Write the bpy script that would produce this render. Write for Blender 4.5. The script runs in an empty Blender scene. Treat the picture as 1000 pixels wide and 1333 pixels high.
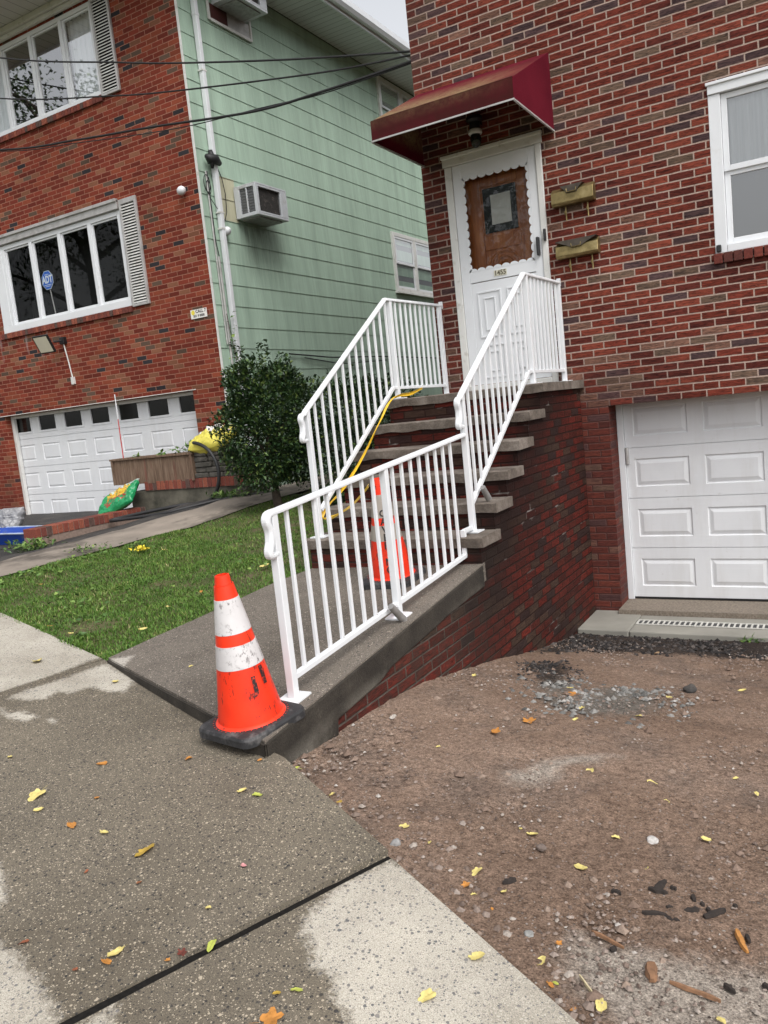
import bpy, bmesh, math, random
import numpy as np
from mathutils import Vector, Matrix, noise
random.seed(7); rng = np.random.default_rng(11)
SC = bpy.context.scene; COL = SC.collection
# ---------------------------------------------------------------- camera
cd = bpy.data.cameras.new("camera"); cam = bpy.data.objects.new("camera", cd); COL.objects.link(cam)
cd.sensor_fit = 'HORIZONTAL'; cd.sensor_width = 36.0; cd.lens = 37.60; cd.clip_start = 0.05; cd.clip_end = 2000
_r = Vector((.86428, .49201, -.10463)); _u = Vector((.02888, .15913, .98684)); _b = Vector((.50218, -.85592, .12332))
cam.matrix_world = Matrix(((_r.x, _u.x, _b.x, 0), (_r.y, _u.y, _b.y, 0), (_r.z, _u.z, _b.z, 0), (0, 0, 0, 1)))
SC.camera = cam                                   # eye level is z = 0, about 1.6 m above the pavement
# ---------------------------------------------------------------- sky, sun, exposure (overcast)
W = bpy.data.worlds.new("World"); SC.world = W; W.use_nodes = True
nt = W.node_tree; nt.nodes.clear()
sky = nt.nodes.new('ShaderNodeTexSky'); sky.sky_type = 'NISHITA'; sky.sun_disc = False
sky.sun_elevation = math.radians(52); sky.sun_rotation = math.radians(124); sky.air_density = 1.0; sky.dust_density = 4.0
hs = nt.nodes.new('ShaderNodeHueSaturation'); hs.inputs['Saturation'].default_value = .16
bg = nt.nodes.new('ShaderNodeBackground'); bg.inputs['Strength'].default_value = .15
wo = nt.nodes.new('ShaderNodeOutputWorld')
nt.links.new(sky.outputs[0], hs.inputs['Color']); nt.links.new(hs.outputs[0], bg.inputs[0]); nt.links.new(bg.outputs[0], wo.inputs[0])
sd = bpy.data.lights.new("sun", 'SUN'); sd.energy = .6; sd.angle = math.radians(35); sd.color = (1, .97, .93)
so = bpy.data.objects.new("sun", sd); COL.objects.link(so)
so.rotation_euler = Vector((.62, -.42, .95)).to_track_quat('Z', 'Y').to_euler()
so.location = (0, -5, 12)
SC.view_settings.view_transform = 'Standard'; SC.view_settings.look = 'None'
SC.view_settings.exposure = 0.82; SC.view_settings.gamma = 1.0; SC.view_settings.use_curve_mapping = False

# ---------------------------------------------------------------- object helpers
BASE = {}
class MB:
    def __init__(s): s.v = []; s.f = []; s.m = []; s.cur = 0
    def add(s, vs, fs):
        n = len(s.v); s.v += [tuple(p) for p in vs]
        for f in fs: s.f.append(tuple(i + n for i in f)); s.m.append(s.cur)
        return s
    def box(s, x0, x1, y0, y1, z0, z1):
        if x0 > x1: x0, x1 = x1, x0
        if y0 > y1: y0, y1 = y1, y0
        if z0 > z1: z0, z1 = z1, z0
        return s.add([(x0,y0,z0),(x1,y0,z0),(x1,y1,z0),(x0,y1,z0),(x0,y0,z1),(x1,y0,z1),(x1,y1,z1),(x0,y1,z1)],
              [(3,2,1,0),(4,5,6,7),(0,1,5,4),(1,2,6,5),(2,3,7,6),(3,0,4,7)])
    def obox(s, c, a, b, d):            # centre and three half-axis vectors
        c, a, b, d = Vector(c), Vector(a), Vector(b), Vector(d); vs = []
        for k in (-1, 1):
            for i, j in ((-1,-1),(1,-1),(1,1),(-1,1)): vs.append(c + a*i + b*j + d*k)
        return s.add(vs, [(3,2,1,0),(4,5,6,7),(0,1,5,4),(1,2,6,5),(2,3,7,6),(3,0,4,7)])
    def quad(s, *p): return s.add(p, [tuple(range(len(p)))])
    def prism(s, poly, d):               # planar polygon pushed along vector d
        d = Vector(d); n = len(poly); a = [Vector(p) for p in poly]; b = [p + d for p in a]
        return s.add(a + b, [tuple(reversed(range(n))), tuple(range(n, 2*n))] + [(i, (i+1) % n, (i+1) % n + n, i + n) for i in range(n)])
    def tube(s, pts, r, n=8, caps=True):
        pts = [Vector(p) for p in pts]; rs = r if isinstance(r, (list, tuple)) else [r]*len(pts)
        t0 = (pts[1]-pts[0]).normalized(); up = Vector((0,0,1)) if abs(t0.z) < .9 else Vector((1,0,0))
        u = t0.cross(up).normalized(); vs = []
        for i, p in enumerate(pts):
            t = (pts[min(i+1, len(pts)-1)] - pts[max(i-1, 0)]).normalized()
            u = (u - t*u.dot(t)).normalized(); w = t.cross(u)
            for k in range(n):
                a = 2*math.pi*k/n; vs.append(p + u*(math.cos(a)*rs[i]) + w*(math.sin(a)*rs[i]))
        fs = [(i*n+k, i*n+(k+1) % n, (i+1)*n+(k+1) % n, (i+1)*n+k) for i in range(len(pts)-1) for k in range(n)]
        if caps: fs += [tuple(reversed(range(n))), tuple(range((len(pts)-1)*n, len(pts)*n))]
        return s.add(vs, fs)
    def sweep(s, pts, prof, side=(1,0,0), vert=None):   # closed profile (a along side, b along the normal) swept on a path lying square to side
        pts = [Vector(p) for p in pts]; side = Vector(side).normalized(); n = len(prof); vs = []
        for i, p in enumerate(pts):
            if i == 0: t = (pts[1]-p).normalized(); nn = side.cross(t); k = 1
            elif i == len(pts)-1: t = (p-pts[i-1]).normalized(); nn = side.cross(t); k = 1
            else:
                t1 = (p-pts[i-1]).normalized(); t2 = (pts[i+1]-p).normalized()
                n1 = side.cross(t1); n2 = side.cross(t2); nn = (n1+n2).normalized(); k = 1/max(.3, nn.dot(n1))
            if vert: nn = Vector(vert); k = 1
            for a, b in prof: vs.append(p + side*a + nn*(b*k))
        fs = [(i*n+j, i*n+(j+1) % n, (i+1)*n+(j+1) % n, (i+1)*n+j) for i in range(len(pts)-1) for j in range(n)]
        fs += [tuple(reversed(range(n))), tuple(range((len(pts)-1)*n, len(pts)*n))]
        return s.add(vs, fs)
    def lathe(s, prof, c, n=32):
        c = Vector(c); vs = []
        for r, z in prof:
            for k in range(n):
                a = 2*math.pi*k/n; vs.append(c + Vector((r*math.cos(a), r*math.sin(a), z)))
        m = len(prof)
        fs = [(i*n+k, i*n+(k+1) % n, (i+1)*n+(k+1) % n, (i+1)*n+k) for i in range(m-1) for k in range(n)]
        if prof[0][0] > 1e-4: fs.append(tuple(reversed(range(n))))
        if prof[-1][0] > 1e-4: fs.append(tuple(range((m-1)*n, m*n)))
        return s.add(vs, fs)
    def wall(s, face, x0, x1, z0, z1, openings, depth, swap=False, inward=1):
        # plane y = face (or x = face when swap) with rectangular openings and their reveals
        P = (lambda a, d, z: (face + d, a, z)) if swap else (lambda a, d, z: (a, face + d, z))
        xs = sorted({x0, x1, *[o[0] for o in openings], *[o[1] for o in openings]}); zs = sorted({z0, z1, *[o[2] for o in openings], *[o[3] for o in openings]})
        for a, b in zip(xs, xs[1:]):
            for c, d in zip(zs, zs[1:]):
                mx, mz = (a+b)/2, (c+d)/2
                if any(o[0] < mx < o[1] and o[2] < mz < o[3] for o in openings): continue
                s.quad(P(a,0,c), P(b,0,c), P(b,0,d), P(a,0,d))
        for i, o in enumerate(openings):
            dd = (depth[i] if isinstance(depth, (list, tuple)) else depth)*inward; a, b, c, d = o
            s.quad(P(a,0,c), P(a,dd,c), P(a,dd,d), P(a,0,d)); s.quad(P(b,0,c), P(b,0,d), P(b,dd,d), P(b,dd,c))
            s.quad(P(a,0,d), P(a,dd,d), P(b,dd,d), P(b,0,d)); s.quad(P(a,0,c), P(b,0,c), P(b,dd,c), P(a,dd,c))
        return s
    def panel(s, x0, x1, z0, z1, y, d=.012, w=.05):     # raised door panel facing -y, set into the surface at y
        def R(i, yy): return [(x0+i, yy, z0+i), (x1-i, yy, z0+i), (x1-i, yy, z1-i), (x0+i, yy, z1-i)]
        vs = R(0, y) + R(.008, y+d) + R(.016, y+d) + R(w, y+.001) + R(w, y+.001)
        fs = []
        for k in range(3): fs += [(k*4+i, k*4+(i+1) % 4, k*4+4+(i+1) % 4, k*4+4+i) for i in range(4)]
        fs.append((12, 13, 14, 15))
        return s.add(vs[:16], fs)
    def build(s, name, mat, parent=None, loc=None, smooth=False, bevel=0, seg=2, fix=True):
        base = Vector(BASE[parent.name]) if parent else Vector(loc or (0,0,0))
        me = bpy.data.meshes.new(name)
        me.from_pydata([tuple(Vector(p)-base) for p in s.v], [], s.f)
        for m in (mat if isinstance(mat, (list, tuple)) else [mat]): me.materials.append(m)
        if any(s.m): me.polygons.foreach_set('material_index', s.m)
        if fix:
            bm = bmesh.new(); bm.from_mesh(me); bmesh.ops.recalc_face_normals(bm, faces=bm.faces); bm.to_mesh(me); bm.free()
        if smooth: me.polygons.foreach_set('use_smooth', [True]*len(me.polygons)); me.update()
        o = bpy.data.objects.new(name, me); COL.objects.link(o)
        if smooth == 'auto':
            try: me.set_sharp_from_angle(angle=math.radians(38))
            except Exception: pass
        if bevel:
            b = o.modifiers.new('bevel', 'BEVEL'); b.width = bevel; b.segments = seg; b.limit_method = 'ANGLE'; b.angle_limit = math.radians(40); b.harden_normals = False
        if parent: o.parent = parent; BASE[o.name] = tuple(base)
        else: o.location = base; BASE[o.name] = tuple(base)
        return o
def tag(o, label, cat, group=None):
    o['label'] = label; o['category'] = cat
    if group: o['group'] = group
    return o
def thing(name, label, cat, loc, group=None):
    o = bpy.data.objects.new(name, None); COL.objects.link(o); o.location = loc; o.empty_display_size = .2
    BASE[o.name] = tuple(loc); return tag(o, label, cat, group)
def struct(o): o['kind'] = 'structure'; return o
def stuff(o): o['kind'] = 'stuff'; return o
def attr(o, name, vals): a = o.data.attributes.new(name, 'FLOAT', 'POINT'); a.data.foreach_set('value', np.asarray(vals, np.float32))
def text_mb(mb, txt, size, place, bold=0, subdiv=0):   # letters as thin faces, place(u, v) -> world point; centred
    cu = bpy.data.curves.new('lettering', 'FONT'); cu.body = txt; cu.size = size; cu.align_x = 'CENTER'; cu.align_y = 'CENTER'; cu.offset = bold; cu.resolution_u = 3
    to = bpy.data.objects.new('lettering', cu); COL.objects.link(to)
    me = bpy.data.meshes.new_from_object(to.evaluated_get(bpy.context.evaluated_depsgraph_get()))
    bm = bmesh.new(); bm.from_mesh(me); bmesh.ops.triangulate(bm, faces=bm.faces)
    if subdiv: bmesh.ops.subdivide_edges(bm, edges=bm.edges, cuts=subdiv, use_grid_fill=True)
    bm.verts.index_update(); mb.add([place(v.co.x, v.co.y) for v in bm.verts], [tuple(v.index for v in f.verts) for f in bm.faces]); bm.free()
    bpy.data.objects.remove(to); bpy.data.curves.remove(cu); bpy.data.meshes.remove(me)
# ---------------------------------------------------------------- materials
class NM:
    def __init__(s, name, rough=.7, spec=.5, metal=0):
        s.m = bpy.data.materials.new(name); s.m.use_nodes = True; s.t = s.m.node_tree; s.b = s.t.nodes['Principled BSDF']
        s.b.inputs['Roughness'].default_value = rough; s.b.inputs['Specular IOR Level'].default_value = spec; s.b.inputs['Metallic'].default_value = metal
        s._p = None
    def n(s, ty, **k):
        n = s.t.nodes.new(ty)
        for a, b in k.items(): setattr(n, a, b)
        return n
    def put(s, sock, v):
        if v is None: return
        if hasattr(v, 'is_output') or isinstance(v, bpy.types.NodeSocket): s.t.links.new(v, sock)
        elif isinstance(v, tuple) and len(v) == 3 and sock.type == 'RGBA': sock.default_value = (*v, 1)
        else: sock.default_value = v
    def math(s, op, a, b=None, c=None, clamp=False):
        n = s.n('ShaderNodeMath', operation=op); n.use_clamp = clamp
        for i, v in enumerate((a, b, c)): s.put(n.inputs[i], v)
        return n.outputs[0]
    def pos(s):
        if s._p is None:
            g = s.n('ShaderNodeNewGeometry'); x = s.n('ShaderNodeSeparateXYZ'); s.t.links.new(g.outputs['Position'], x.inputs[0]); s._p = (g.outputs['Position'], *x.outputs[:3]); s.geo = g
        return s._p
    def vec(s, x, y, z):
        n = s.n('ShaderNodeCombineXYZ')
        for i, v in enumerate((x, y, z)): s.put(n.inputs[i], v)
        return n.outputs[0]
    def scaled(s, k):
        n = s.n('ShaderNodeVectorMath', operation='MULTIPLY'); s.put(n.inputs[0], s.pos()[0]); n.inputs[1].default_value = k; return n.outputs[0]
    def noise(s, scale, detail=3, rough=.55, vec=None, dist=0):
        n = s.n('ShaderNodeTexNoise'); n.inputs['Scale'].default_value = scale; n.inputs['Detail'].default_value = detail; n.inputs['Roughness'].default_value = rough; n.inputs['Distortion'].default_value = dist
        s.put(n.inputs['Vector'], vec if vec is not None else s.pos()[0]); return n.outputs['Fac']
    def vor(s, scale, vec=None, feature='F1', rand=1):
        n = s.n('ShaderNodeTexVoronoi', feature=feature); n.inputs['Scale'].default_value = scale; n.inputs['Randomness'].default_value = rand
        s.put(n.inputs['Vector'], vec if vec is not None else s.pos()[0]); return n
    def ramp(s, f, stops, interp='LINEAR'):
        n = s.n('ShaderNodeValToRGB'); n.color_ramp.interpolation = interp; e = n.color_ramp.elements
        while len(e) < len(stops): e.new(.5)
        for i, (p, c) in enumerate(stops): e[i].position = p; e[i].color = (*c, 1) if isinstance(c, tuple) else (c, c, c, 1)
        s.put(n.inputs[0], f); return n.outputs[0]
    def mix(s, f, a, b, mode='MIX'):
        n = s.n('ShaderNodeMix', data_type='RGBA', blend_type=mode); s.put(n.inputs[0], f); s.put(n.inputs[6], a); s.put(n.inputs[7], b); return n.outputs[2]
    def lin(s, v, a, b, c=0., d=1.):
        n = s.n('ShaderNodeMapRange'); n.clamp = True; s.put(n.inputs[0], v)
        for i, k in enumerate((a, b, c, d)): n.inputs[i+1].default_value = k
        return n.outputs[0]
    def att(s, name): n = s.n('ShaderNodeAttribute'); n.attribute_name = name; return n.outputs['Fac']
    def bump(s, h, dist=.01, strength=1, prev=None):
        n = s.n('ShaderNodeBump'); n.inputs['Strength'].default_value = strength; n.inputs['Distance'].default_value = dist; s.put(n.inputs['Height'], h); s.put(n.inputs['Normal'], prev)
        s.t.links.new(n.outputs[0], s.b.inputs['Normal']); return n.outputs[0]
    def col(s, v): s.put(s.b.inputs['Base Color'], v); return s
    def rough(s, v): s.put(s.b.inputs['Roughness'], v); return s

def simple(name, c, rough=.6, var=.12, scale=6, metal=0, spec=.5, dirt=None, bump=0):
    k = NM(name, rough, spec, metal); f = k.noise(scale, 4)
    a = tuple(max(0, x*(1-var)) for x in c); b = tuple(min(1, x*(1+var)) for x in c)
    cc = k.ramp(f, [(.3, a), (.7, b)])
    if dirt:
        g = k.lin(k.noise(dirt[1], 6, .65), dirt[2], dirt[3]); cc = k.mix(g, cc, dirt[0])
    k.col(cc)
    if bump: k.bump(k.noise(scale*12, 4), bump, .6)
    return k.m
def brick(name, Lb, h, mort, stops, mcol, off=(0, 0), streak=True, sat=.2, mode=None, bd=.006):
    k = NM(name, .88, .12); p, x, y, z = k.pos()
    wob = k.math('MULTIPLY', k.math('SUBTRACT', k.noise(9, 2), .5), .006)
    u = k.math('ADD', k.math('ADD', x, y), off[0]); v = k.math('ADD', k.math('ADD', z, off[1]), wob)
    rv = k.math('DIVIDE', v, h); row = k.math('FLOOR', rv)
    odd = k.math('MODULO', k.math('ABSOLUTE', row), 2)
    jit = k.n('ShaderNodeTexWhiteNoise', noise_dimensions='1D'); k.put(jit.inputs['W'], row)
    uu = k.math('ADD', k.math('ADD', k.math('DIVIDE', u, Lb), k.math('MULTIPLY', odd, .5)), k.math('MULTIPLY', jit.outputs[0], .09))
    ci = k.math('FLOOR', uu); fu = k.math('MULTIPLY', k.math('FRACT', uu), Lb); fv = k.math('MULTIPLY', k.math('FRACT', rv), h)
    du = k.math('MINIMUM', fu, k.math('SUBTRACT', Lb, fu)); dv = k.math('MINIMUM', fv, k.math('SUBTRACT', h, fv))
    edge = k.math('ADD', k.math('MINIMUM', du, dv), k.math('MULTIPLY', k.math('SUBTRACT', k.noise(130, 2), .5), .006))
    mask = k.lin(edge, mort/2-.0016, mort/2+.0022)            # 0 mortar, 1 brick
    wn = k.n('ShaderNodeTexWhiteNoise', noise_dimensions='2D'); k.put(wn.inputs['Vector'], k.vec(ci, row, 0))
    bc = k.ramp(wn.outputs['Value'], stops, 'CONSTANT')
    w2 = k.n('ShaderNodeTexWhiteNoise', noise_dimensions='2D'); k.put(w2.inputs['Vector'], k.vec(k.math('ADD', ci, 41.3), row, 0))
    bc = k.mix(1, bc, k.ramp(w2.outputs['Value'], [(0, 1-sat), (1, 1+sat)]), 'MULTIPLY')
    st = k.noise(1, 5, .65, k.vec(k.math('MULTIPLY', u, 13), k.math('MULTIPLY', v, 80), wn.outputs['Value']), 1.2)
    fine = k.noise(260, 3)
    if streak: bc = k.mix(1, bc, k.ramp(st, [(.32, (.30, .28, .32)), (.47, (.92, .9, .9)), (.66, (1.75, 1.6, 1.5))]), 'MULTIPLY')
    bc = k.mix(.5, bc, k.ramp(fine, [(.3, (.6, .6, .6)), (.7, (1.4, 1.4, 1.4))]), 'MULTIPLY')
    big = k.noise(.9, 4); mc = k.mix(1, mcol if not callable(mcol) else mcol(k), k.ramp(k.noise(40, 4), [(.3, .72), (.7, 1.15)]), 'MULTIPLY')
    c = k.mix(mask, mc, bc); c = k.mix(1, c, k.ramp(big, [(.3, .86), (.7, 1.1)]), 'MULTIPLY')
    if mode: c = mode(k, c, mask)
    k.col(c)
    hh = k.math('ADD', k.math('MULTIPLY', mask, .7), k.math('ADD', k.math('MULTIPLY', st if streak else fine, .5), k.math('MULTIPLY', fine, .12)))
    k.bump(hh, bd, 1.0); return k.m
M = {}
RED = (.118, .027, .018); RED2 = (.083, .021, .016); DRK = (.064, .040, .041); TAN = (.150, .082, .060); OLV = (.105, .072, .053)
stR = [(0, RED), (.36, RED2), (.60, (.145, .037, .024)), (.78, DRK), (.885, OLV), (.955, TAN)]
def damp(k, c, m_):         # dirty, damp brickwork low beside the steps
    p, x, y, z = k.pos(); f = k.math('MULTIPLY', k.lin(x, -1.95, -1.1, 1, 0), k.lin(k.math('ADD', z, k.math('MULTIPLY', k.noise(2.5, 5), .7)), .1, .75, 1, 0))
    f2 = k.math('MULTIPLY', k.lin(x, -3.2, -3.5), .25)
    c = k.mix(k.math('MULTIPLY', f, k.math('SUBTRACT', 1.0, k.math('MULTIPLY', m_, .55))), c, (.075, .030, .026)); return k.mix(f2, c, (.07, .035, .03))
M['brick_right'] = brick('brick_rugged_red', .2127, .0667, .0115, stR, (.40, .30, .25), (.05, .036), mode=lambda k, c, m_: damp(k, c, m_))
def stain(k, c, mask):
    p, x, y, z = k.pos()
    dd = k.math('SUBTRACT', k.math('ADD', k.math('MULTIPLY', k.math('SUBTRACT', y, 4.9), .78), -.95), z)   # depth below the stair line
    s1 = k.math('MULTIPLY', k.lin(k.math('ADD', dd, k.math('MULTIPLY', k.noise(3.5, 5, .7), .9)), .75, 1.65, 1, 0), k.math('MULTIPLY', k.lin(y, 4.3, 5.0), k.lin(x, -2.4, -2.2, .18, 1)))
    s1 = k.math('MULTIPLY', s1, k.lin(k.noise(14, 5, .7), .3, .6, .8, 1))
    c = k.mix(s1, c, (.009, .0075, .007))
    wet = k.math('MULTIPLY', k.lin(y, 3.9, 5.6, .05, .6), k.lin(k.noise(1.4, 5), .3, .6, .6, 1)); c = k.mix(wet, c, (.022, .008, .006))
    ef = k.math('MULTIPLY', k.lin(k.noise(2.3, 5, .65, k.scaled((1, 1, 2.2))), .59, .70), k.math('SUBTRACT', 1, mask)); c = k.mix(k.math('MULTIPLY', ef, .75), c, (.30, .27, .25))
    c = k.mix(k.math('MULTIPLY', k.lin(y, 4.3, 5.6, 1, 0), k.lin(k.noise(6, 6, .7), .36, .62, .15, .75)), c, (.036, .027, .022)); bt = k.math('MULTIPLY', k.lin(z, -2.25, -1.5, 1, 0), k.lin(k.noise(5, 4), .4, .65)); return k.mix(k.math('MULTIPLY', bt, .35), c, (.05, .038, .03))
def mflank(k):
    return k.mix(k.lin(k.pos()[2], 4.3, 5.2), (.125, .108, .092), (.028, .016, .013))
M['brick_flank'] = brick('brick_dark_wet', .2127, .0667, .011, [(0, (.135, .019, .013)), (.34, (.085, .015, .011)), (.55, (.11, .022, .015)), (.68, (.034, .024, .023)), (.86, (.062, .042, .031))], mflank, (.11, .02), mode=stain)
def wash(k, c, mask):       # pale run-off streaks under the left window
    p, x, y, z = k.pos()
    f = k.math('MULTIPLY', k.lin(k.noise(1, 5, .7, k.scaled((7, 7, 1.1))), .58, .72), k.math('MULTIPLY', k.lin(x, -11.2, -10.9, 1, 0), k.math('MULTIPLY', k.lin(z, 1.85, 1.95, 1, 0), k.lin(z, .9, 1.5))))
    c = k.mix(k.math('MULTIPLY', f, .6), c, (.40, .34, .33))
    d = k.math('MULTIPLY', k.lin(z, -1.2, .2, .55, 0), k.lin(x, -12.2, -12.6)); return k.mix(d, c, (.10, .028, .02))
M['brick_left'] = brick('brick_smooth_red', .203, .0677, .009, [(0, (.185, .038, .023)), (.34, (.145, .029, .019)), (.60, (.215, .053, .029)), (.78, (.20, .085, .050)), (.885, (.10, .065, .047)), (.955, (.032, .029, .032))], (.34, .165, .115), (.02, .01), streak=False, mode=wash, bd=.004)
k = NM('brick_unit', .85, .3); k.pos(); w = k.geo.outputs['Random Per Island']
k.col(k.mix(.6, k.ramp(w, [(0, (.20, .055, .038)), (.35, (.26, .08, .05)), (.6, (.15, .045, .035)), (.8, (.10, .06, .05))], 'CONSTANT'), k.ramp(k.noise(60, 4), [(.3, (.5, .5, .5)), (.7, (1.4, 1.35, 1.3))]), 'MULTIPLY')); k.bump(k.noise(180, 3), .003); M['brick_unit'] = k.m
k = NM('brick_unit_dark', .85, .3); k.pos(); w = k.geo.outputs['Random Per Island']
k.col(k.mix(.6, k.ramp(w, [(0, (.13, .030, .022)), (.4, (.17, .040, .028)), (.7, (.09, .028, .022))], 'CONSTANT'), k.ramp(k.noise(50, 4), [(.3, (.5, .5, .5)), (.7, (1.4, 1.35, 1.3))]), 'MULTIPLY')); k.bump(k.noise(180, 3), .003); M['brick_sill'] = k.m
M['mortar'] = simple('mortar', (.22, .16, .13), .9, .2, 30)
# concrete with exposed aggregate; attribute "dry" picks the dried, pale state
def concrete(name, wet, dry, useatt=True, agg=1.0, warm=None):
    k = NM(name, .8, .25); p, x, y, z = k.pos()
    if useatt: d = k.lin(k.math('ADD', k.att('dry'), k.math('MULTIPLY', k.math('SUBTRACT', k.noise(42, 6, .78), .5), 1.15)), .36, .64)
    else: d = 0.0
    f2 = k.scaled((1, 1, .3))
    base = k.mix(d, wet, dry)
    base = k.mix(1, base, k.ramp(k.noise(1.3, 7, .66), [(.28, (.66, .64, .61)), (.5, (1, 1, 1)), (.72, (1.24, 1.24, 1.23))]), 'MULTIPLY')
    base = k.mix(1, base, k.ramp(k.noise(320, 3, .7), [(.3, (.50, .50, .50)), (.7, (1.55, 1.55, 1.55))]), 'MULTIPLY')
    for sc, th, lo, hi, seed in ((105, .52, .34, .55, 0), (200, .55, .20, 1.5, 3.3), (64, .42, .30, .10, 7.7)):
        sv = k.n('ShaderNodeVectorMath', operation='ADD'); k.put(sv.inputs[0], k.mix(.012, p, k.n('ShaderNodeTexNoise').outputs['Color'], 'LINEAR_LIGHT') if False else p); sv.inputs[1].default_value = (seed, seed*2, 0)
        v = k.vor(sc, sv.outputs[0]); rnd = k.n('ShaderNodeSeparateColor'); k.put(rnd.inputs[0], v.outputs['Color'])
        size = k.math('MULTIPLY', rnd.outputs[1], th); inside = k.lin(k.math('SUBTRACT', size, v.outputs['Distance']), -.02, .04)
        sel_d = k.math('LESS_THAN', rnd.outputs[0], lo*agg); sel_l = k.math('GREATER_THAN', rnd.outputs[0], 1-.22*hi*agg)
        dk = k.mix(rnd.outputs[2], k.mix(d, (.018, .019, .022), (.09, .092, .10)), k.mix(d, (.062, .056, .050), (.22, .205, .19))); dk = k.mix(.9, base, dk)
        base = k.mix(k.math('MULTIPLY', inside, sel_d), base, dk)
        base = k.mix(k.math('MULTIPLY', inside, sel_l), base, k.mix(d, tuple(min(1, q*3.0) for q in wet), tuple(min(.8, q*1.15) for q in dry)))
    k.col(base); k.rough(k.lin(d, 0, 1, .75, .9) if useatt else .75)
    k.bump(k.math('ADD', k.noise(300, 3), k.math('MULTIPLY', k.vor(120).outputs['Distance'], .6)), .0022, .8); return k.m
M['pavement'] = concrete('pavement_concrete', (.132, .113, .086), (.40, .37, .315))
M['walk'] = concrete('walkway_concrete', (.135, .117, .098), (.37, .34, .30), True, .7)
k = NM('curb_concrete', .85, .3); p, x, y, z = k.pos(); c = k.ramp(k.noise(5, 6, .65), [(.3, (.020, .017, .014)), (.62, (.048, .041, .033)), (.8, (.10, .088, .072))])
c = k.mix(k.math('MULTIPLY', k.lin(k.noise(3, 4), .45, .6), k.lin(k.math('ADD', z, k.math('MULTIPLY', y, -.1)), -1.80, -1.68, 1, 0)), c, (.17, .155, .13))
k.col(k.mix(.5, c, k.ramp(k.noise(120, 3), [(.3, .55), (.7, 1.4)]), 'MULTIPLY')); k.bump(k.noise(60, 6, .7), .006); M['curb'] = k.m
M['path'] = simple('old_path_concrete', (.235, .20, .165), .9, .25, 2.2, dirt=((.095, .08, .065), 1.3, .5, .62), bump=.006)
M['drain_slab'] = simple('drain_concrete', (.235, .225, .195), .85, .14, 3, bump=.002)
M['sill_conc'] = simple('rough_sill_concrete', (.20, .165, .13), .9, .35, 60, bump=.008)
k = NM('stone_tread', .85, .35); c = k.ramp(k.noise(4, 6, .65), [(.3, (.070, .056, .046)), (.5, (.145, .120, .100)), (.72, (.26, .225, .195))])
k.col(k.mix(.6, c, k.ramp(k.noise(70, 4, .7), [(.3, .6), (.7, 1.35)]), 'MULTIPLY')); k.bump(k.noise(28, 6, .7), .012); M['stone'] = k.m
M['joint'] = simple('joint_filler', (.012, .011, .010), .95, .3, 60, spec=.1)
M['asphalt'] = simple('asphalt', (.030, .028, .027), .85, .3, 50, dirt=((.075, .066, .058), 2.5, .5, .7), bump=.004)
M['rail_white'] = simple('white_rail_paint', (.70, .715, .735), .35, .03, 9, dirt=((.60, .60, .58), 16, .62, .8))
M['white'] = simple('white_vinyl', (.69, .705, .725), .4, .03, 4, dirt=((.55, .54, .51), 5, .62, .85))
M['white_old'] = simple('weathered_white_frame', (.64, .635, .61), .55, .06, 5, dirt=((.36, .33, .27), 7, .56, .76))
M['garage_white'] = simple('garage_white', (.68, .69, .71), .42, .03, 3, dirt=((.55, .54, .52), 3.2, .55, .9))
k = NM('garage_paint', .45, .35); c = k.ramp(k.noise(3, 4), [(.3, (.655, .665, .685)), (.7, (.695, .705, .72))]); st_ = k.math('MULTIPLY', k.lin(k.noise(1, 6, .7, k.scaled((5, 5, .8))), .5, .72), .30); c = k.mix(st_, c, (.46, .44, .41))
c = k.mix(k.math('MULTIPLY', k.lin(k.noise(11, 6, .75), .62, .72), .45), c, (.42, .40, .37)); k.col(c); k.bump(k.noise(1, 3, .5, k.scaled((3, 3, 60))), .0012, .5); M['garage_white'] = k.m
M['alum'] = simple('dull_aluminium', (.46, .45, .44), .5, .1, 8, .3, dirt=((.25, .23, .21), 7, .5, .8))
# green shingle siding: vertical grain, dull streaks, one unpainted patch
k = NM('green_siding', .75, .3); p, x, y, z = k.pos()
g1 = k.noise(1, 5, .7, k.scaled((4, 48, 2.2))); g2 = k.noise(1, 4, .6, k.scaled((1, 5, .5)))
c = k.ramp(g1, [(.25, (.32, .435, .345)), (.5, (.37, .495, .395)), (.75, (.42, .55, .445))]); c = k.mix(1, c, k.ramp(g2, [(.3, .82), (.7, 1.12)]), 'MULTIPLY')
c = k.mix(k.math('MULTIPLY', k.lin(k.noise(1, 5, .7, k.scaled((1, 7, .8))), .55, .75), .35), c, (.215, .27, .22))
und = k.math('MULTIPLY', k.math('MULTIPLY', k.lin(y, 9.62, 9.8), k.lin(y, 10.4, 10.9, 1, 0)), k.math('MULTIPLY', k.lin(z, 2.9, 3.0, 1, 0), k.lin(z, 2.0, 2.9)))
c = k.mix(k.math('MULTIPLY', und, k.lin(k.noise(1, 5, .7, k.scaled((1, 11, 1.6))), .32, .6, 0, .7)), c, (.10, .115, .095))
pt = k.math('MULTIPLY', k.math('MULTIPLY', k.math('GREATER_THAN', y, 9.31), k.math('LESS_THAN', y, 9.68)), k.math('MULTIPLY', k.math('GREATER_THAN', z, 2.945), k.math('LESS_THAN', z, 3.55)))
c = k.mix(pt, c, k.ramp(g1, [(.3, (.42, .41, .29)), (.7, (.52, .50, .36))])); c = k.mix(k.lin(z, .55, .65, .35, 0), c, (.24, .30, .24))
k.col(c); k.bump(k.noise(1, 4, .6, k.scaled((10, 150, 5))), .004, .7); M['siding'] = k.m
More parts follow.
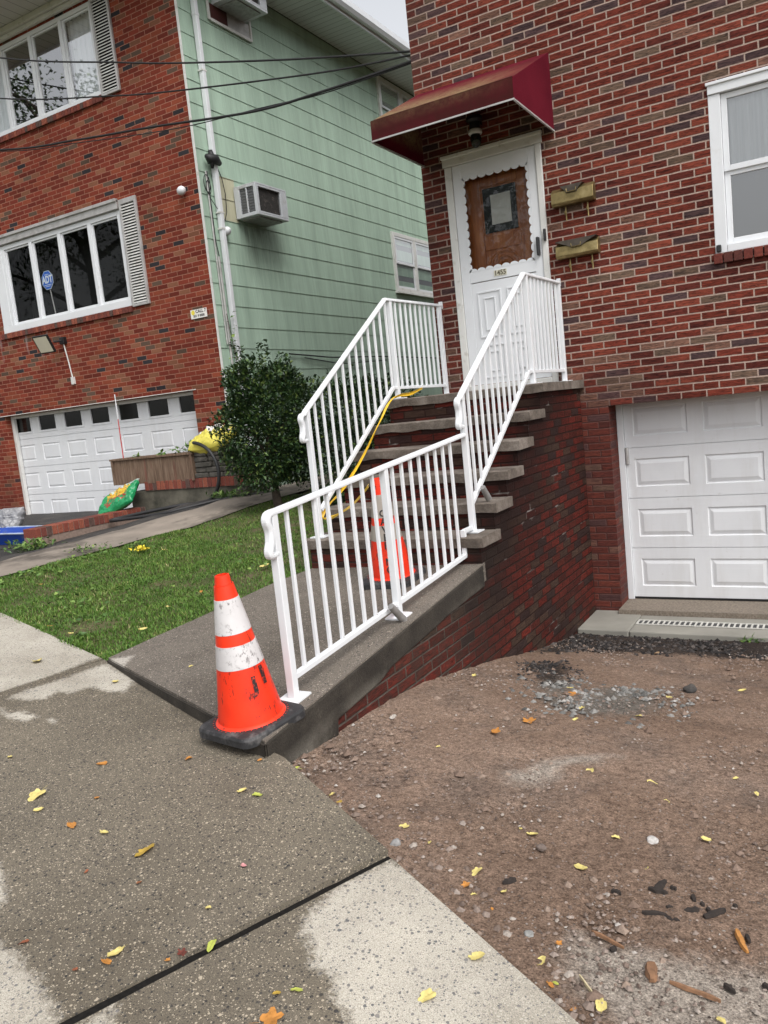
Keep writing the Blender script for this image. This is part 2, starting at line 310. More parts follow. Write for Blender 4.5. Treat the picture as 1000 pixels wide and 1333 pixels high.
k = NM('vinyl_soffit', .5, .4); p, x, y, z = k.pos(); fr = k.math('FRACT', k.math('DIVIDE', y, .135)); groove = k.math('LESS_THAN', k.math('ABSOLUTE', k.math('SUBTRACT', fr, .5)), .035)
vent = k.math('MULTIPLY', k.math('LESS_THAN', k.math('FRACT', k.math('DIVIDE', y, 1.9)), .24), k.math('LESS_THAN', k.vor(60, rand=0).outputs['Distance'], .3))
c = k.mix(groove, (.62, .64, .63), (.24, .25, .25)); k.col(k.mix(k.math('MULTIPLY', vent, .75), c, (.12, .12, .12))); k.bump(k.math('SUBTRACT', 1, groove), .008); M['soffit'] = k.m
k = NM('front_soffit', .5, .4); p, x, y, z = k.pos(); fr = k.math('FRACT', k.math('DIVIDE', x, .2)); groove = k.math('LESS_THAN', k.math('ABSOLUTE', k.math('SUBTRACT', fr, .5)), .03)
k.col(k.mix(groove, (.55, .55, .53), (.2, .2, .2))); M['soffit_f'] = k.m
k = NM('red_canvas', .85, .06); p, x, y, z = k.pos(); c = k.ramp(k.noise(2.5, 5), [(.3, (.085, .006, .014)), (.7, (.118, .009, .019))])
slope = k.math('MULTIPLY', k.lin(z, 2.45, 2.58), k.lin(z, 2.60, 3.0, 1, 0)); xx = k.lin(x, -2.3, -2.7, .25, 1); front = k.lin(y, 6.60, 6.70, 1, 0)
ms = k.math('MULTIPLY', k.math('MULTIPLY', slope, xx), k.lin(k.noise(6, 7, .75), .28, .50)); ms = k.math('MULTIPLY', ms, k.math('LESS_THAN', x, -2.243))
c = k.mix(k.math('MULTIPLY', ms, .95), c, k.ramp(k.noise(30, 5, .7), [(.35, (.12, .065, .045)), (.55, (.24, .17, .09)), (.72, (.18, .17, .045))]))
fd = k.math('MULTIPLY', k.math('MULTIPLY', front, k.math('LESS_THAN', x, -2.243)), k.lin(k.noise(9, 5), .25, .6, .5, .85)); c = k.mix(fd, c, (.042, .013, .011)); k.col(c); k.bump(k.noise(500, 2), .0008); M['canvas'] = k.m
k = NM('brass', .42, .5, .85); k.col(k.ramp(k.noise(9, 5, .65), [(.3, (.15, .115, .05)), (.55, (.29, .225, .10)), (.75, (.43, .35, .18))])); M['brass'] = k.m
M['brass_dark'] = simple('tarnished_lid', (.085, .070, .055), .5, .35, 12, .5)
k = NM('oak_door', .35, .5); p, x, y, z = k.pos(); c = k.ramp(k.noise(1, 5, .6, k.scaled((26, 26, 2.2)), .6), [(.25, (.21, .055, .016)), (.5, (.37, .115, .030)), (.75, (.52, .19, .05))]); k.col(c); M['oak'] = k.m
M['black'] = simple('black_plastic', (.012, .012, .013), .4, .2, 10)
M['cable'] = simple('black_cable', (.010, .010, .011), .6, .2, 10)
M['dark_room'] = simple('dark_room', (.012, .013, .013), .9, .2, 3)
M['dark_pane'] = simple('dark_pane', (.010, .011, .010), .08, .2, 3)
k = NM('curtain', .9, .2); p, x, y, z = k.pos(); k.col(k.ramp(k.noise(1, 3, .5, k.scaled((28, 28, .4))), [(.3, (.66, .68, .70)), (.7, (.82, .84, .86))])); M['curtain'] = k.m
M['curtain_grey'] = simple('grey_screen', (.16, .165, .175), .8, .12, 2)
def glass(name, refl=1.0, tint=(.9, .92, .92)):
    m = bpy.data.materials.new(name); m.use_nodes = True; t = m.node_tree; t.nodes.clear(); o = t.nodes.new('ShaderNodeOutputMaterial'); mx = t.nodes.new('ShaderNodeMixShader')
    a = t.nodes.new('ShaderNodeBsdfTransparent'); a.inputs[0].default_value = (*tint, 1); b = t.nodes.new('ShaderNodeBsdfGlossy'); b.inputs['Roughness'].default_value = .015
    fr = t.nodes.new('ShaderNodeFresnel'); fr.inputs[0].default_value = 1.5; mm = t.nodes.new('ShaderNodeMath'); mm.operation = 'MULTIPLY'; mm.inputs[1].default_value = refl
    t.links.new(fr.outputs[0], mm.inputs[0]); t.links.new(mm.outputs[0], mx.inputs[0]); t.links.new(a.outputs[0], mx.inputs[1]); t.links.new(b.outputs[0], mx.inputs[2]); t.links.new(mx.outputs[0], o.inputs[0]); return m
M['glass'] = glass('window_glass', 6.0); M['glass_dim'] = glass('dim_glass', .5, (.93, .95, .95)); M['door_glass'] = glass('storm_glass', 1.0)
M['rubber'] = simple('black_rubber', (.022, .022, .024), .7, .3, 20, dirt=((.20, .19, .185), 9, .52, .8), bump=.003)
k = NM('cone_orange', .45, .4); p, x, y, z = k.pos(); c = k.ramp(k.noise(8, 4), [(.3, (.72, .026, .005)), (.7, (.82, .040, .009))])
sc = k.lin(k.noise(1, 6, .75, k.scaled((34, 34, 11))), .575, .63); k.col(k.mix(k.math('MULTIPLY', sc, .85), c, (.06, .015, .012))); M['orange'] = k.m
k = NM('cone_reflective', .38, .5); c = k.ramp(k.noise(8, 4), [(.3, (.50, .48, .48)), (.7, (.62, .60, .60))]); sc = k.math('MULTIPLY', k.lin(k.noise(1, 7, .8, k.scaled((40, 40, 30))), .545, .60), k.lin(k.noise(7, 3), .38, .55)); k.col(k.mix(k.math('MULTIPLY', sc, .85), c, (.10, .08, .08))); M['reflect'] = k.m
M['reflect_dull'] = simple('dull_reflective', (.34, .30, .26), .45, .1, 12)
M['letter'] = simple('black_letter', (.018, .010, .010), .6, .3, 30, dirt=((.45, .03, .012), 60, .52, .60))
M['letter_plain'] = simple('black_print', (.018, .014, .012), .6, .3, 30)
M['tape'] = simple('yellow_tape', (.72, .44, .02), .45, .1, 9)
# planting
def leafmat(name, stops, rough=.45, trans=True):
    k = NM(name, rough, .4); k.col(k.ramp(k.att('rnd'), stops)); return k.m
M['bush'] = leafmat('shrub_leaf', [(0, (.010, .024, .010)), (.35, (.020, .046, .016)), (.7, (.042, .084, .026)), (.9, (.085, .14, .036)), (1, (.17, .22, .06))], .38)
M['grass'] = leafmat('grass_blade', [(0, (.034, .085, .008)), (.4, (.065, .150, .014)), (.72, (.125, .205, .034)), (.9, (.23, .25, .075)), (1, (.34, .30, .14))], .6)
M['weed'] = leafmat('weed_leaf', [(0, (.04, .09, .02)), (.6, (.09, .17, .035)), (1, (.19, .27, .06))], .5)
M['bark'] = simple('grey_bark', (.075, .058, .045), .9, .35, 40, bump=.006)
k = NM('lawn_soil', .95, .2); k.col(k.ramp(k.noise(4, 6, .65), [(.3, (.045, .060, .020)), (.5, (.080, .080, .035)), (.7, (.125, .098, .060))])); M['lawn_soil'] = k.m
k = NM('driveway_dirt', .97, .1); p, x, y, z = k.pos()
c = k.ramp(k.noise(1.1, 6, .6), [(.3, (.165, .112, .082)), (.5, (.215, .150, .112)), (.7, (.265, .192, .148))]); c = k.mix(k.lin(k.noise(2.3, 5, .65), .52, .66, 0, .5), c, (.120, .096, .082))
c = k.mix(k.math('MULTIPLY', k.lin(k.math('ADD', k.att('grey'), k.math('MULTIPLY', k.noise(16, 6, .75), .8)), .75, 1.05), .75), c, (.125, .125, .115))
c = k.mix(k.math('MULTIPLY', k.lin(k.math('ADD', k.att('pale'), k.math('MULTIPLY', k.noise(8, 6, .75), .9)), .75, 1.15), .8), c, (.37, .33, .285))
c = k.mix(k.math('MULTIPLY', k.lin(k.math('ADD', k.att('mulch'), k.math('MULTIPLY', k.noise(20, 6, .75), .8)), .7, 1.0), .9), c, (.022, .019, .018))
c = k.mix(1, c, k.ramp(k.noise(150, 4, .75), [(.30, (.30, .29, .28)), (.48, (.95, .95, .95)), (.70, (1.75, 1.72, 1.68))]), 'MULTIPLY')
c = k.mix(1, c, k.ramp(k.noise(42, 5, .7), [(.33, (.55, .53, .52)), (.5, (1, 1, 1)), (.68, (1.35, 1.35, 1.35))]), 'MULTIPLY')
v = k.vor(75); r3 = k.n('ShaderNodeSeparateColor'); k.put(r3.inputs[0], v.outputs['Color']); ins = k.math('MULTIPLY', k.lin(k.math('SUBTRACT', k.math('MULTIPLY', r3.outputs[1], .36), v.outputs['Distance']), -.02, .06), k.math('GREATER_THAN', r3.outputs[0], .62))
c = k.mix(ins, c, k.mix(r3.outputs[2], (.075, .058, .050), (.44, .38, .34))); k.col(c)
k.bump(k.math('ADD', k.noise(70, 6, .7), k.math('MULTIPLY', ins, .5)), .016); M['dirt'] = k.m
def stonemat(name, stops): k = NM(name, .9, .3); k.pos(); k.col(k.mix(.5, k.ramp(k.geo.outputs['Random Per Island'], stops), k.ramp(k.noise(150, 3), [(.3, .6), (.7, 1.4)]), 'MULTIPLY')); return k.m
M['pebble'] = stonemat('pebbles', [(0, (.09, .065, .053)), (.45, (.18, .135, .11)), (.8, (.26, .21, .18)), (.95, (.31, .27, .235)), (1, (.40, .37, .34))])
M['greystone'] = stonemat('grey_gravel', [(0, (.07, .068, .064)), (.5, (.17, .165, .155)), (.85, (.23, .22, .205)), (1, (.34, .32, .30))])
M['mulchbit'] = stonemat('dark_mulch', [(0, (.010, .009, .009)), (.6, (.030, .026, .025)), (.9, (.07, .06, .055)), (1, (.13, .11, .10))])
k = NM('planter_wood', .85, .25); p, x, y, z = k.pos(); c = k.ramp(k.noise(1, 6, .7, k.scaled((34, 34, 2.6))), [(.3, (.075, .050, .036)), (.5, (.16, .105, .072)), (.7, (.25, .18, .13))]); c = k.mix(k.lin(k.noise(1, 4, .6, k.scaled((9, 9, 1))), .56, .68, 0, .6), c, (.16, .045, .035)); k.col(c); k.bump(k.noise(1, 5, .6, k.scaled((60, 60, 4))), .006); M['planter'] = k.m
M['soil'] = simple('potting_soil', (.025, .018, .013), .95, .3, 40)
M['wallconc'] = simple('stained_concrete', (.115, .105, .080), .9, .3, 4, dirt=((.035, .034, .024), 3, .42, .65), bump=.006)
M['slate'] = simple('stacked_stone', (.105, .096, .082), .9, .3, 14, dirt=((.035, .033, .026), 6, .45, .7), bump=.01)
M['galv'] = simple('galvanised', (.30, .29, .28), .5, .25, 18, .5)
M['blue'] = simple('blue_plastic', (.010, .060, .36), .45, .15, 5, dirt=((.10, .14, .25), 6, .6, .8))
M['hose'] = simple('dark_hose', (.020, .020, .021), .5, .2, 9)
M['redstake'] = simple('red_stake', (.50, .03, .03), .5, .1, 9)
# ---------------------------------------------------------------- surface heights
def sst(a,b,x):
    t=min(1,max(0,(x-a)/(b-a))); return t*t*(3-2*t)
def swz(x,y): return -1.45-.057*(x+2.18)+.02*(y-2.63)
def swA(x,y): return swz(x,y)+.062*max(0,1-math.hypot(x+2.1,y-2.53)/1.5)**1.5
def wkz(x,y): return -1.327+.03*(x+2.174)+.0955*(y-2.51)
def gz(x,y):
    zs=swz(x,y)-.005; zw=wkz(x,min(y,6))-.012; zl=-1.15+.03*(y-4.5)
    n=math.hypot(1.75,.494); ds=max(0,((x+3.98)*.494+(y-3.25)*1.75)/n)
    a=(ds+.05)**-1.5; b=(max(0,-3.78-x)+.05)**-1.5; c=(max(0,x+6.8)+.05)**-1.5
    z=(a*zs+b*zw+c*zl)/(a+b+c)
    z-=.12*(1-sst(-8.7,-7.7,x))
    z+=.14*sst(6.6,8.1,y)*sst(-9.0,-7.0,x)*(1-sst(-6,-5,x))
    return z
def dz(x,y):
    # dirt driveway
    d=(x+2.18)*.52+(y-2.63)*.853; dm=(x+2.18)*.52+(7.0-2.63)*.853
    t=d/dm if dm>.1 else 1
    ze=swz(min(x,2)-.52*d,y-.853*d)-.03 if d>0 else swz(x,y)-.03
    ze=max(ze,-1.72)
    P=[(-1,0),(0,0),(.094,.05),(.32,.2),(.74,.755),(1,1),(3,1)]
    for (a,fa),(b,fb) in zip(P,P[1:]):
        if t<=b:
            k=(t-a)/(b-a); f=fa+(fb-fa)*k; break
    else: f=1
    return ze+(-2.19-ze)*f
# ---------------------------------------------------------------- ground
def pip_sd(px, py, poly):          # signed distance to a polygon, positive inside (numpy)
    d = np.full(px.shape, 1e9); ins = np.zeros(px.shape, bool); n = len(poly)
    for i in range(n):
        ax, ay = poly[i]; bx, by = poly[(i+1) % n]; ex, ey = bx-ax, by-ay; L2 = ex*ex+ey*ey+1e-12
        t = np.clip(((px-ax)*ex+(py-ay)*ey)/L2, 0, 1); d = np.minimum(d, np.hypot(px-ax-t*ex, py-ay-t*ey))
        c = ((ay > py) != (by > py)); ins ^= c & (px < (bx-ax)*(py-ay)/(by-ay+1e-12)+ax)
    return np.where(ins, d, -d)
def field(xy, polys, soft): 
    px, py = xy[:, 0], xy[:, 1]; v = np.zeros(len(px))
    for p in polys: v = np.maximum(v, np.clip(.5 + pip_sd(px, py, p)/(2*soft), 0, 1))
    return v
def hground(x, y):
    s = (x+2.18)*.52+(y-2.63)*.853
    if s < -1.22: return max(-1.75, min(-1.1, swz(x, y)-.035))
    if s < .15: return max(-2.1, min(-1.4, swz(x, y)-.34))
    if x < -3.7: return gz(x, min(y, 9))-.10
    if x < -2.9: return -1.62
    if x < -1.9: return -2.7
    return dz(x, y)-.10
g = MB(); xs = np.arange(-16, 6.01, .35); ys = np.arange(-5, 12.01, .35)
g.add([(x, y, hground(x, y)) for y in ys for x in xs], [(j*len(xs)+i, j*len(xs)+i+1, (j+1)*len(xs)+i+1, (j+1)*len(xs)+i) for j in range(len(ys)-1) for i in range(len(xs)-1)])
X0, X1, Y0, Y1 = xs[0], xs[-1], ys[0], ys[-1]; R = 400
for q in (((-R,-R),(R,-R),(R,Y0),(-R,Y0)), ((-R,Y1),(R,Y1),(R,R),(-R,R)), ((-R,Y0),(X0,Y0),(X0,Y1),(-R,Y1)), ((X1,Y0),(R,Y0),(R,Y1),(X1,Y1))): g.quad(*[(a, b, -1.55) for a, b in q])
struct(g.build('ground', M['lawn_soil']))
def slab(name, poly, zf, th, mat, step=.02, dry=(), soft=.07):
    # concrete slab: fine grid clipped to the polygon through bmesh bisects, with a skirt
    bm = bmesh.new(); vs = [bm.verts.new((x, y, 0)) for x, y in poly]; bm.faces.new(vs)
    P = np.array(poly)
    for ax in (0, 1):
        for c in np.arange(P[:, ax].min()+step, P[:, ax].max(), step):
            no = (1, 0, 0) if ax == 0 else (0, 1, 0); co = (c, 0, 0) if ax == 0 else (0, c, 0)
            bmesh.ops.bisect_plane(bm, geom=bm.verts[:]+bm.edges[:]+bm.faces[:], plane_co=co, plane_no=no)
    for v in bm.verts: v.co.z = zf(v.co.x, v.co.y) + .0022*(noise.noise((v.co.x*3, v.co.y*3, 1)))
    edges = [e for e in bm.edges if e.is_boundary]; r = bmesh.ops.extrude_edge_only(bm, edges=edges)
    for v in [q for q in r['geom'] if isinstance(q, bmesh.types.BMVert)]: v.co.z -= th
    bmesh.ops.recalc_face_normals(bm, faces=bm.faces)
    me = bpy.data.meshes.new(name); bm.to_mesh(me); bm.free(); me.materials.append(mat)
    o = bpy.data.objects.new(name, me); COL.objects.link(o)
    if o.data.polygons and sum(p.normal.z*p.area for p in me.polygons) < 0: me.flip_normals()
    xy = np.array([v.co[:2] for v in me.vertices]); attr(o, 'dry', field(xy, dry, soft)); return struct(o)
A1=[(-4.06,2.61),(-4.05,2.73),(-4.0,2.9),(-3.98,3.08),(-3.94,3.20),(-3.8,3.15),(-3.55,3.06),(-3.48,2.92),(-3.59,2.89),(-3.72,2.9),(-3.76,2.79),(-3.86,2.78),(-3.83,2.68),(-3.9,2.63)]
A2=[(-3.87,2.46),(-3.81,2.51),(-3.66,2.5),(-3.68,2.44),(-3.78,2.43)]; A3=[(-3.96,2.5),(-3.89,2.48),(-3.88,2.45)]; A4=[(-3.58,2.5),(-3.52,2.51),(-3.51,2.48)]
B1=[(-2.43,1.34),(-2.25,1.29),(-2.17,1.29),(-2.1,1.26),(-2.03,1.25),(-1.94,1.22),(-1.87,1.19),(-1.82,1.15),(-2.03,.95),(-2.5,1.1)]; B2=[(-2.64,1.55),(-2.58,1.53),(-2.44,1.44),(-2.4,1.36)]
C1=[(-1.38,2.15),(-1.46,1.98),(-1.48,1.80),(-1.45,1.73),(-1.39,1.70),(-1.34,1.63),(-1.26,1.62),(-1.22,1.55),(-1.16,1.53),(-1.11,1.46),(-.9,1.0),(1,.2),(1.6,.5),(-.5,1.9)]
C2=[(-1.77,1.18),(-1.77,1.23),(-1.75,1.28),(-1.69,1.21)]
L0=[(-4.40,1.57),(-4.16,2.62),(-4.12,2.74),(-4.10,2.95),(-4.10,3.19),(-4.08,3.33),(-6.1,4.01),(-8.9,4.8),(-8.52,2.8)]
W1=[(-3.96,3.20),(-3.78,3.28),(-3.74,3.19),(-3.70,3.12),(-3.88,3.15)]
slab('pavement', [(-4.02,3.255),(-2.09,2.525),(-1.403,2.176),(-1.843,1.175),(-1.905,1.02),(-2.9,1.62),(-4.33,2.05)], swA, .30, M['pavement'], dry=[A1,A2,A3,A4,B1,B2])
slab('pavement', [(-4.035,3.26),(-4.345,2.055),(-7.2,2.95),(-8.9,3.4),(-8.9,4.62),(-6.95,4.07),(-5.73,3.744)], swz, .30, M['pavement'], step=.04, dry=[L0])
slab('pavement', [(-1.384,2.166),(-.62,1.748),(1.9,.36),(1.35,-.75),(-1.12,.62),(-1.867,1.02),(-1.812,1.160)], swz, .30, M['pavement'], dry=[C1,C2])
wky = slab('walkway', [(-3.955,3.235),(-2.174,2.51),(-2.174,4.99),(-3.60,4.99),(-3.72,4.656),(-3.84,3.856)], wkz, .125, M['walk'], dry=[W1])
# walkway edge: concrete curb band and the brick wall that carries it
c = MB(); pts = [(2.512, wkz(-2.174, 2.512)-.006), (3.0, wkz(-2.174, 3.0)-.006), (4.955, wkz(-2.174, 4.955)-.006)]
lo = [(4.955, -1.25), (4.35, -1.29), (4.20, -1.31), (3.62, -1.37), (3.48, -1.41), (3.06, -1.45), (3.02, -1.75), (2.518, -1.75)]
c.prism([(-2.168, y, z) for y, z in pts+lo], (-.14, 0, 0)); struct(c.build('walkway_curb', M['curb'], bevel=.012))
w = MB(); w.prism([(-2.180, 2.95, -1.85), (-2.180, 2.95, wkz(-2.2, 2.95)-.126), (-2.180, 4.957, wkz(-2.2, 4.957)-.126), (-2.180, 4.957, -2.5), (-2.180, 3.6, -2.5)], (-1.40, 0, 0))
tag(w.build('brick_wall', M['brick_flank'], loc=(-2.8, 4, -1.6)), 'low brick wall under the edge of the sloping concrete walkway, beside the dirt', 'wall')
# black joint filler between slabs
jm = MB(); n_ = 24
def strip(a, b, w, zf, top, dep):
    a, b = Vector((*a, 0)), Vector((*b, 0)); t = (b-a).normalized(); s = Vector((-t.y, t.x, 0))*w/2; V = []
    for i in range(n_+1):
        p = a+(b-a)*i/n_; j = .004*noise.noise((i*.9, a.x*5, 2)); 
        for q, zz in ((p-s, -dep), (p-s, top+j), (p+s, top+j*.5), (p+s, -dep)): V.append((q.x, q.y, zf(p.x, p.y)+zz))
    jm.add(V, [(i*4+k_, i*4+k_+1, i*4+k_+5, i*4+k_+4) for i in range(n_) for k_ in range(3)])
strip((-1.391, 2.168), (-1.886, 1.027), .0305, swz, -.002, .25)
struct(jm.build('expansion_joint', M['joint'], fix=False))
jm = MB(); strip((-3.955, 3.228), (-2.168, 2.502), .014, wkz, -.012, .30); struct(jm.build('walkway_front_edge', M['curb'], fix=False))  # dark strip: shade and dirt of the walkway's front face put into colour
# dirt driveway
xs = np.arange(-2.181, 4.3, .025); ys = np.arange(.2, 7.05, .03); dm = MB(); vid = {}; V = []
def cut(x, y): return (x+2.18)*.52+(y-2.63)*.853
P = []
for j, y in enumerate(ys):
    for i, x in enumerate(xs):
        z = dz(x, y) + .018*noise.noise((x*1.7, y*1.7, 3)) + .015*noise.noise((x*5, y*5, 8)) + .007*noise.noise((x*17, y*17, 5))
        P.append((x, y, z - (.02 if cut(x, y) < .03 else 0)))
nx = len(xs); F = []
for j in range(len(ys)-1):
    for i in range(nx-1):
        if cut(xs[i], ys[j]) > -.12: F.append((j*nx+i, j*nx+i+1, (j+1)*nx+i+1, (j+1)*nx+i))
dm.add(P, F); do = dm.build('dirt_driveway', M['dirt'], fix=False, smooth=True); struct(do)
grey=[(-1.71,4.45),(-1.69,4.79),(-1.46,4.71),(-1.42,4.35),(-1.32,4.71),(-1.21,4.81),(-1.01,4.85),(-.91,4.38),(-.94,4.21),(-1.1,4.02),(-1.25,3.98),(-1.4,3.93),(-1.55,4.11)]
dark1=[(-2.02,5.13),(-1.78,5.41),(-1.57,4.91),(-1.56,4.47),(-1.75,4.56)]
pale1=[(-1.3,3.01),(-1.24,3.13),(-1.16,3.32),(-.95,3.43),(-1.1,3.21),(-1.16,3.0),(-1.27,2.93)]
pale2=[(-.74,2.14),(-.62,2.12),(-.5,2.14),(-.23,2.22),(.6,2.1),(.6,1.2),(-.22,1.75),(-.49,1.82),(-.62,1.88),(-.73,1.95)]
mul=[(-2.3,7.2),(4.4,7.2),(4.4,6.35),(-.55,6.33),(-1.06,6.22),(-1.81,6.05),(-2.10,5.75)]
xy = np.array([p[:2] for p in P]); attr(do, 'grey', .8*field(xy, [grey], .2)); attr(do, 'pale', field(xy, [pale1, pale2], .12)); attr(do, 'mulch', np.maximum(field(xy, [mul], .16), .62*field(xy, [dark1], .1)))
def rocks(name, pts, mat):
    base = [(0,0,1),(.9,.1,.1),(.3,.85,0),(-.7,.6,.1),(-.85,-.5,0),(.2,-.9,.1),(0,0,-.6)]; fs = [(0,1,2),(0,2,3),(0,3,4),(0,4,5),(0,5,1),(6,2,1),(6,3,2),(6,4,3),(6,5,4),(6,1,5)]
    V = []; F = []
    for x, y, z, s in pts:
        a = random.random()*6.28; ca, sa = math.cos(a)*s, math.sin(a)*s; st = .6+.8*random.random(); h = .45+.5*random.random(); n = len(V)
        for bx, by, bz in base:
            jx = bx*st*(.75+.5*random.random()); jy = by*(.75+.5*random.random()); V.append((x+jx*ca-jy*sa, y+jx*sa+jy*ca, z+bz*s*h))
        F += [tuple(i+n for i in f) for f in fs]
    m = MB(); m.add(V, F); return stuff(m.build(name, mat, fix=False))
def scatter(n, x0, x1, y0, y1, smin, smax, keep, power=2.5):
    out = []
    while len(out) < n:
        x = random.uniform(x0, x1); y = random.uniform(y0, y1)
        if cut(x, y) < .02 or not keep(x, y): continue
        s = smin+(smax-smin)*random.random()**power; out.append((x, y, dz(x, y)+s*.12, s))
    return out
def inp(polys, soft=.08): return lambda x, y: random.random() < field(np.array([[x, y]]), polys, soft)[0]
def clump(x, y): return random.random() < max(.06, (noise.noise((x*2.2, y*2.2, 12))+.25)*1.4)
ed = lambda x, y: random.random() < math.exp(-cut(x, y)/.16)
rocks('pebbles', scatter(14000, -2.17, 1.2, 1.2, 6.6, .0020, .011, clump, 3.6) + scatter(900, -2.1, .6, 1.2, 3, .003, .017, ed, 3.2) + scatter(900, -.9, .5, 1.5, 2.3, .003, .013, lambda x, y: True, 2.6), M['pebble'])
rocks('dirt_clods', scatter(900, -2.15, 1.2, 1.2, 6.4, .006, .026, clump, 2.2), stonemat('clods', [(0, (.13, .088, .066)), (.6, (.19, .135, .105)), (1, (.25, .19, .15))]))
rocks('grey_gravel', scatter(750, -1.9, -.75, 3.7, 5.0, .004, .026, lambda x, y: random.random() < field(np.array([[x, y]]), [grey], .22)[0]**1.4*max(.05, .55+1.5*noise.noise((x*3.2, y*3.2, 40))), 2.6), M['greystone'])
rocks('dark_mulch', scatter(4200, -2.17, 4, 5.4, 7.0, .006, .026, inp([mul], .12), 1.8) + scatter(420, -2.1, -1.5, 4.4, 5.5, .005, .02, inp([dark1]), 2), M['mulchbit'])
# ground of the neighbour's side: lawn soil, concrete path, asphalt strip, driveway
def coons(l0, l1, r0, r1, nu, nv, zf, dz_=0):
    P = []
    for j in range(nv+1):
        v = j/nv; a = (l0[0]+(l1[0]-l0[0])*v, l0[1]+(l1[1]-l0[1])*v); b = (r0[0]+(r1[0]-r0[0])*v, r0[1]+(r1[1]-r0[1])*v)
        for i in range(nu+1):
            u = i/nu; x = a[0]+(b[0]-a[0])*u; y = a[1]+(b[1]-a[1])*u; P.append((x, y, zf(x, y)+dz_))
    return P, [(j*(nu+1)+i, j*(nu+1)+i+1, (j+1)*(nu+1)+i+1, (j+1)*(nu+1)+i) for j in range(nv) for i in range(nu)]
def sheet(name, mat, segs, dz_, nu=10, nv=16, rough=.0):
    m = MB()
    for s in segs:
        P, F = coons(*s, nu, nv, gz, dz_); m.add([(x, y, z+rough*noise.noise((x*3, y*3, 2))) for x, y, z in P], F)
    return m.build(name, mat, fix=False, smooth=True)
struct(sheet('lawn', M['lawn_soil'], [((-6.88,4.06),(-6.6,6.6),(-3.97,3.26),(-3.62,5.0)), ((-6.6,6.6),(-6.0,9.0),(-3.62,5.0),(-3.62,9.0)), ((-6.0,9.0),(-5.6,17),(-3.62,9.0),(-3.62,17))], -.004, 24, 30, .03))
struct(sheet('path', M['path'], [((-7.75,4.35),(-7.62,6.9),(-6.88,4.06),(-6.6,6.6)), ((-7.62,6.9),(-6.85,8.1),(-6.6,6.6),(-6.1,8.1)), ((-6.85,8.1),(-6.7,17),(-6.1,8.1),(-5.7,17))], .012, 8, 16, .02))
struct(sheet('asphalt_strip', M['asphalt'], [((-9.02,4.75),(-9.02,8.25),(-7.68,4.4),(-7.58,6.95)), ((-9.02,8.25),(-7.5,9.2),(-7.58,6.95),(-6.82,8.15))], .004, 10, 16, .02))
struct(sheet('driveway', M['asphalt'], [((-14.5,6.2),(-14.5,9.4),(-9.02,4.75),(-9.02,9.4))], .0, 10, 12, .02))
# ---------------------------------------------------------------- brick house with the front door
HB = (-1.0, 7.7, -2.1)
house = thing('brick_house', 'dark red brick house with a maroon awning over its white front door', 'house', HB)
DX0, DX1, DZ0, DZ1 = -3.36, -2.372, .10, 2.385
GX0, GX1, GZ1 = -1.925, .78, -.165
WX0, WX1, WZ0, WZ1 = -.928, .28, 1.03, 2.405
m = MB(); m.wall(7.6, -3.61, 4.6, -2.4, 6.9, [(DX0, DX1, DZ0, DZ1), (GX0, GX1, -2.4, GZ1), (WX0, WX1, WZ0, WZ1)], [.12, .34, .14])
m.quad((-3.61,7.6,-2.4), (-3.61,7.6,6.9), (-3.61,17.5,6.9), (-3.61,17.5,-2.4)); m.quad((4.6,7.6,-2.4), (4.6,17.5,-2.4), (4.6,17.5,6.9), (4.6,7.6,6.9)); m.quad((-3.61,17.5,-2.4), (-3.61,17.5,6.9), (4.6,17.5,6.9), (4.6,17.5,-2.4))
m.build('wall', M['brick_right'], house)
m = MB(); m.prism([(-3.9,7.3,6.9), (4.9,7.3,6.9), (4.9,17.8,6.9), (-3.9,17.8,6.9)], (0,0,.2)); m.build('roof', M['soffit_f'], house)
m = MB(); m.box(GX0, GX1, 7.47, 7.98, -2.5, -2.088); m.build('garage_sill', M['sill_conc'], house)
# window
def rowlock(mb, x0, x1, y0, y1, z0, z1, pitch=.076, gap=.010, axis=0):
    n = max(1, round((abs(x1-x0))/pitch)); w = (x1-x0)/n
    for i in range(n):
        j = random.uniform(-.003, .003)
        a, b = x0+i*w+gap/2, x0+(i+1)*w-gap/2
        if axis == 0: mb.box(a, b, y0+j, y1, z0, z1+j*.6)
        else: mb.box(y0+j, y1, a, b, z0, z1+j*.6)
m = MB(); rowlock(m, -.945, WX1+.02, 7.565, 7.66, .945, 1.028); m.build('window_sill', M['brick_sill'], house, bevel=.004)
win = MB(); f = win
f.box(WX0, WX1, 7.585, 7.68, 2.315, 2.395); f.box(WX0-.012, WX1+.012, 7.57, 7.60, 2.385, 2.41)
f.box(WX0, WX0+.095, 7.60, 7.68, 1.032, 2.313); f.box(WX1-.095, WX1, 7.60, 7.68, 1.032, 2.313); f.box(WX0+.097, WX1-.097, 7.598, 7.68, 1.032, 1.095)
win = f.build('window', M['white'], house, bevel=.004)
def sash(x0, x1, z0, z1, y, w, parent, nm='sash', mat='white', gl='glass', swap=False):
    s = MB(); B = (lambda a, b, c, d, e, g: s.box(c, d, a, b, e, g)) if swap else s.box
    ya, yb = (y, y-.035) if swap else (y, y+.035)
    B(x0, x0+w, ya, yb, z0, z1); B(x1-w, x1, ya, yb, z0, z1); B(x0+w, x1-w, ya, yb, z0, z0+w); B(x0+w, x1-w, ya, yb, z1-w, z1)
    o = s.build(nm, M[mat], parent, bevel=.003)
    p = MB(); q = (ya+yb)/2
    if swap: p.quad((q, x0+w, z0+w), (q, x1-w, z0+w), (q, x1-w, z1-w), (q, x0+w, z1-w))
    else: p.quad((x0+w, q, z0+w), (x1-w, q, z0+w), (x1-w, q, z1-w), (x0+w, q, z1-w))
    p.build('pane', M[gl], parent); return o
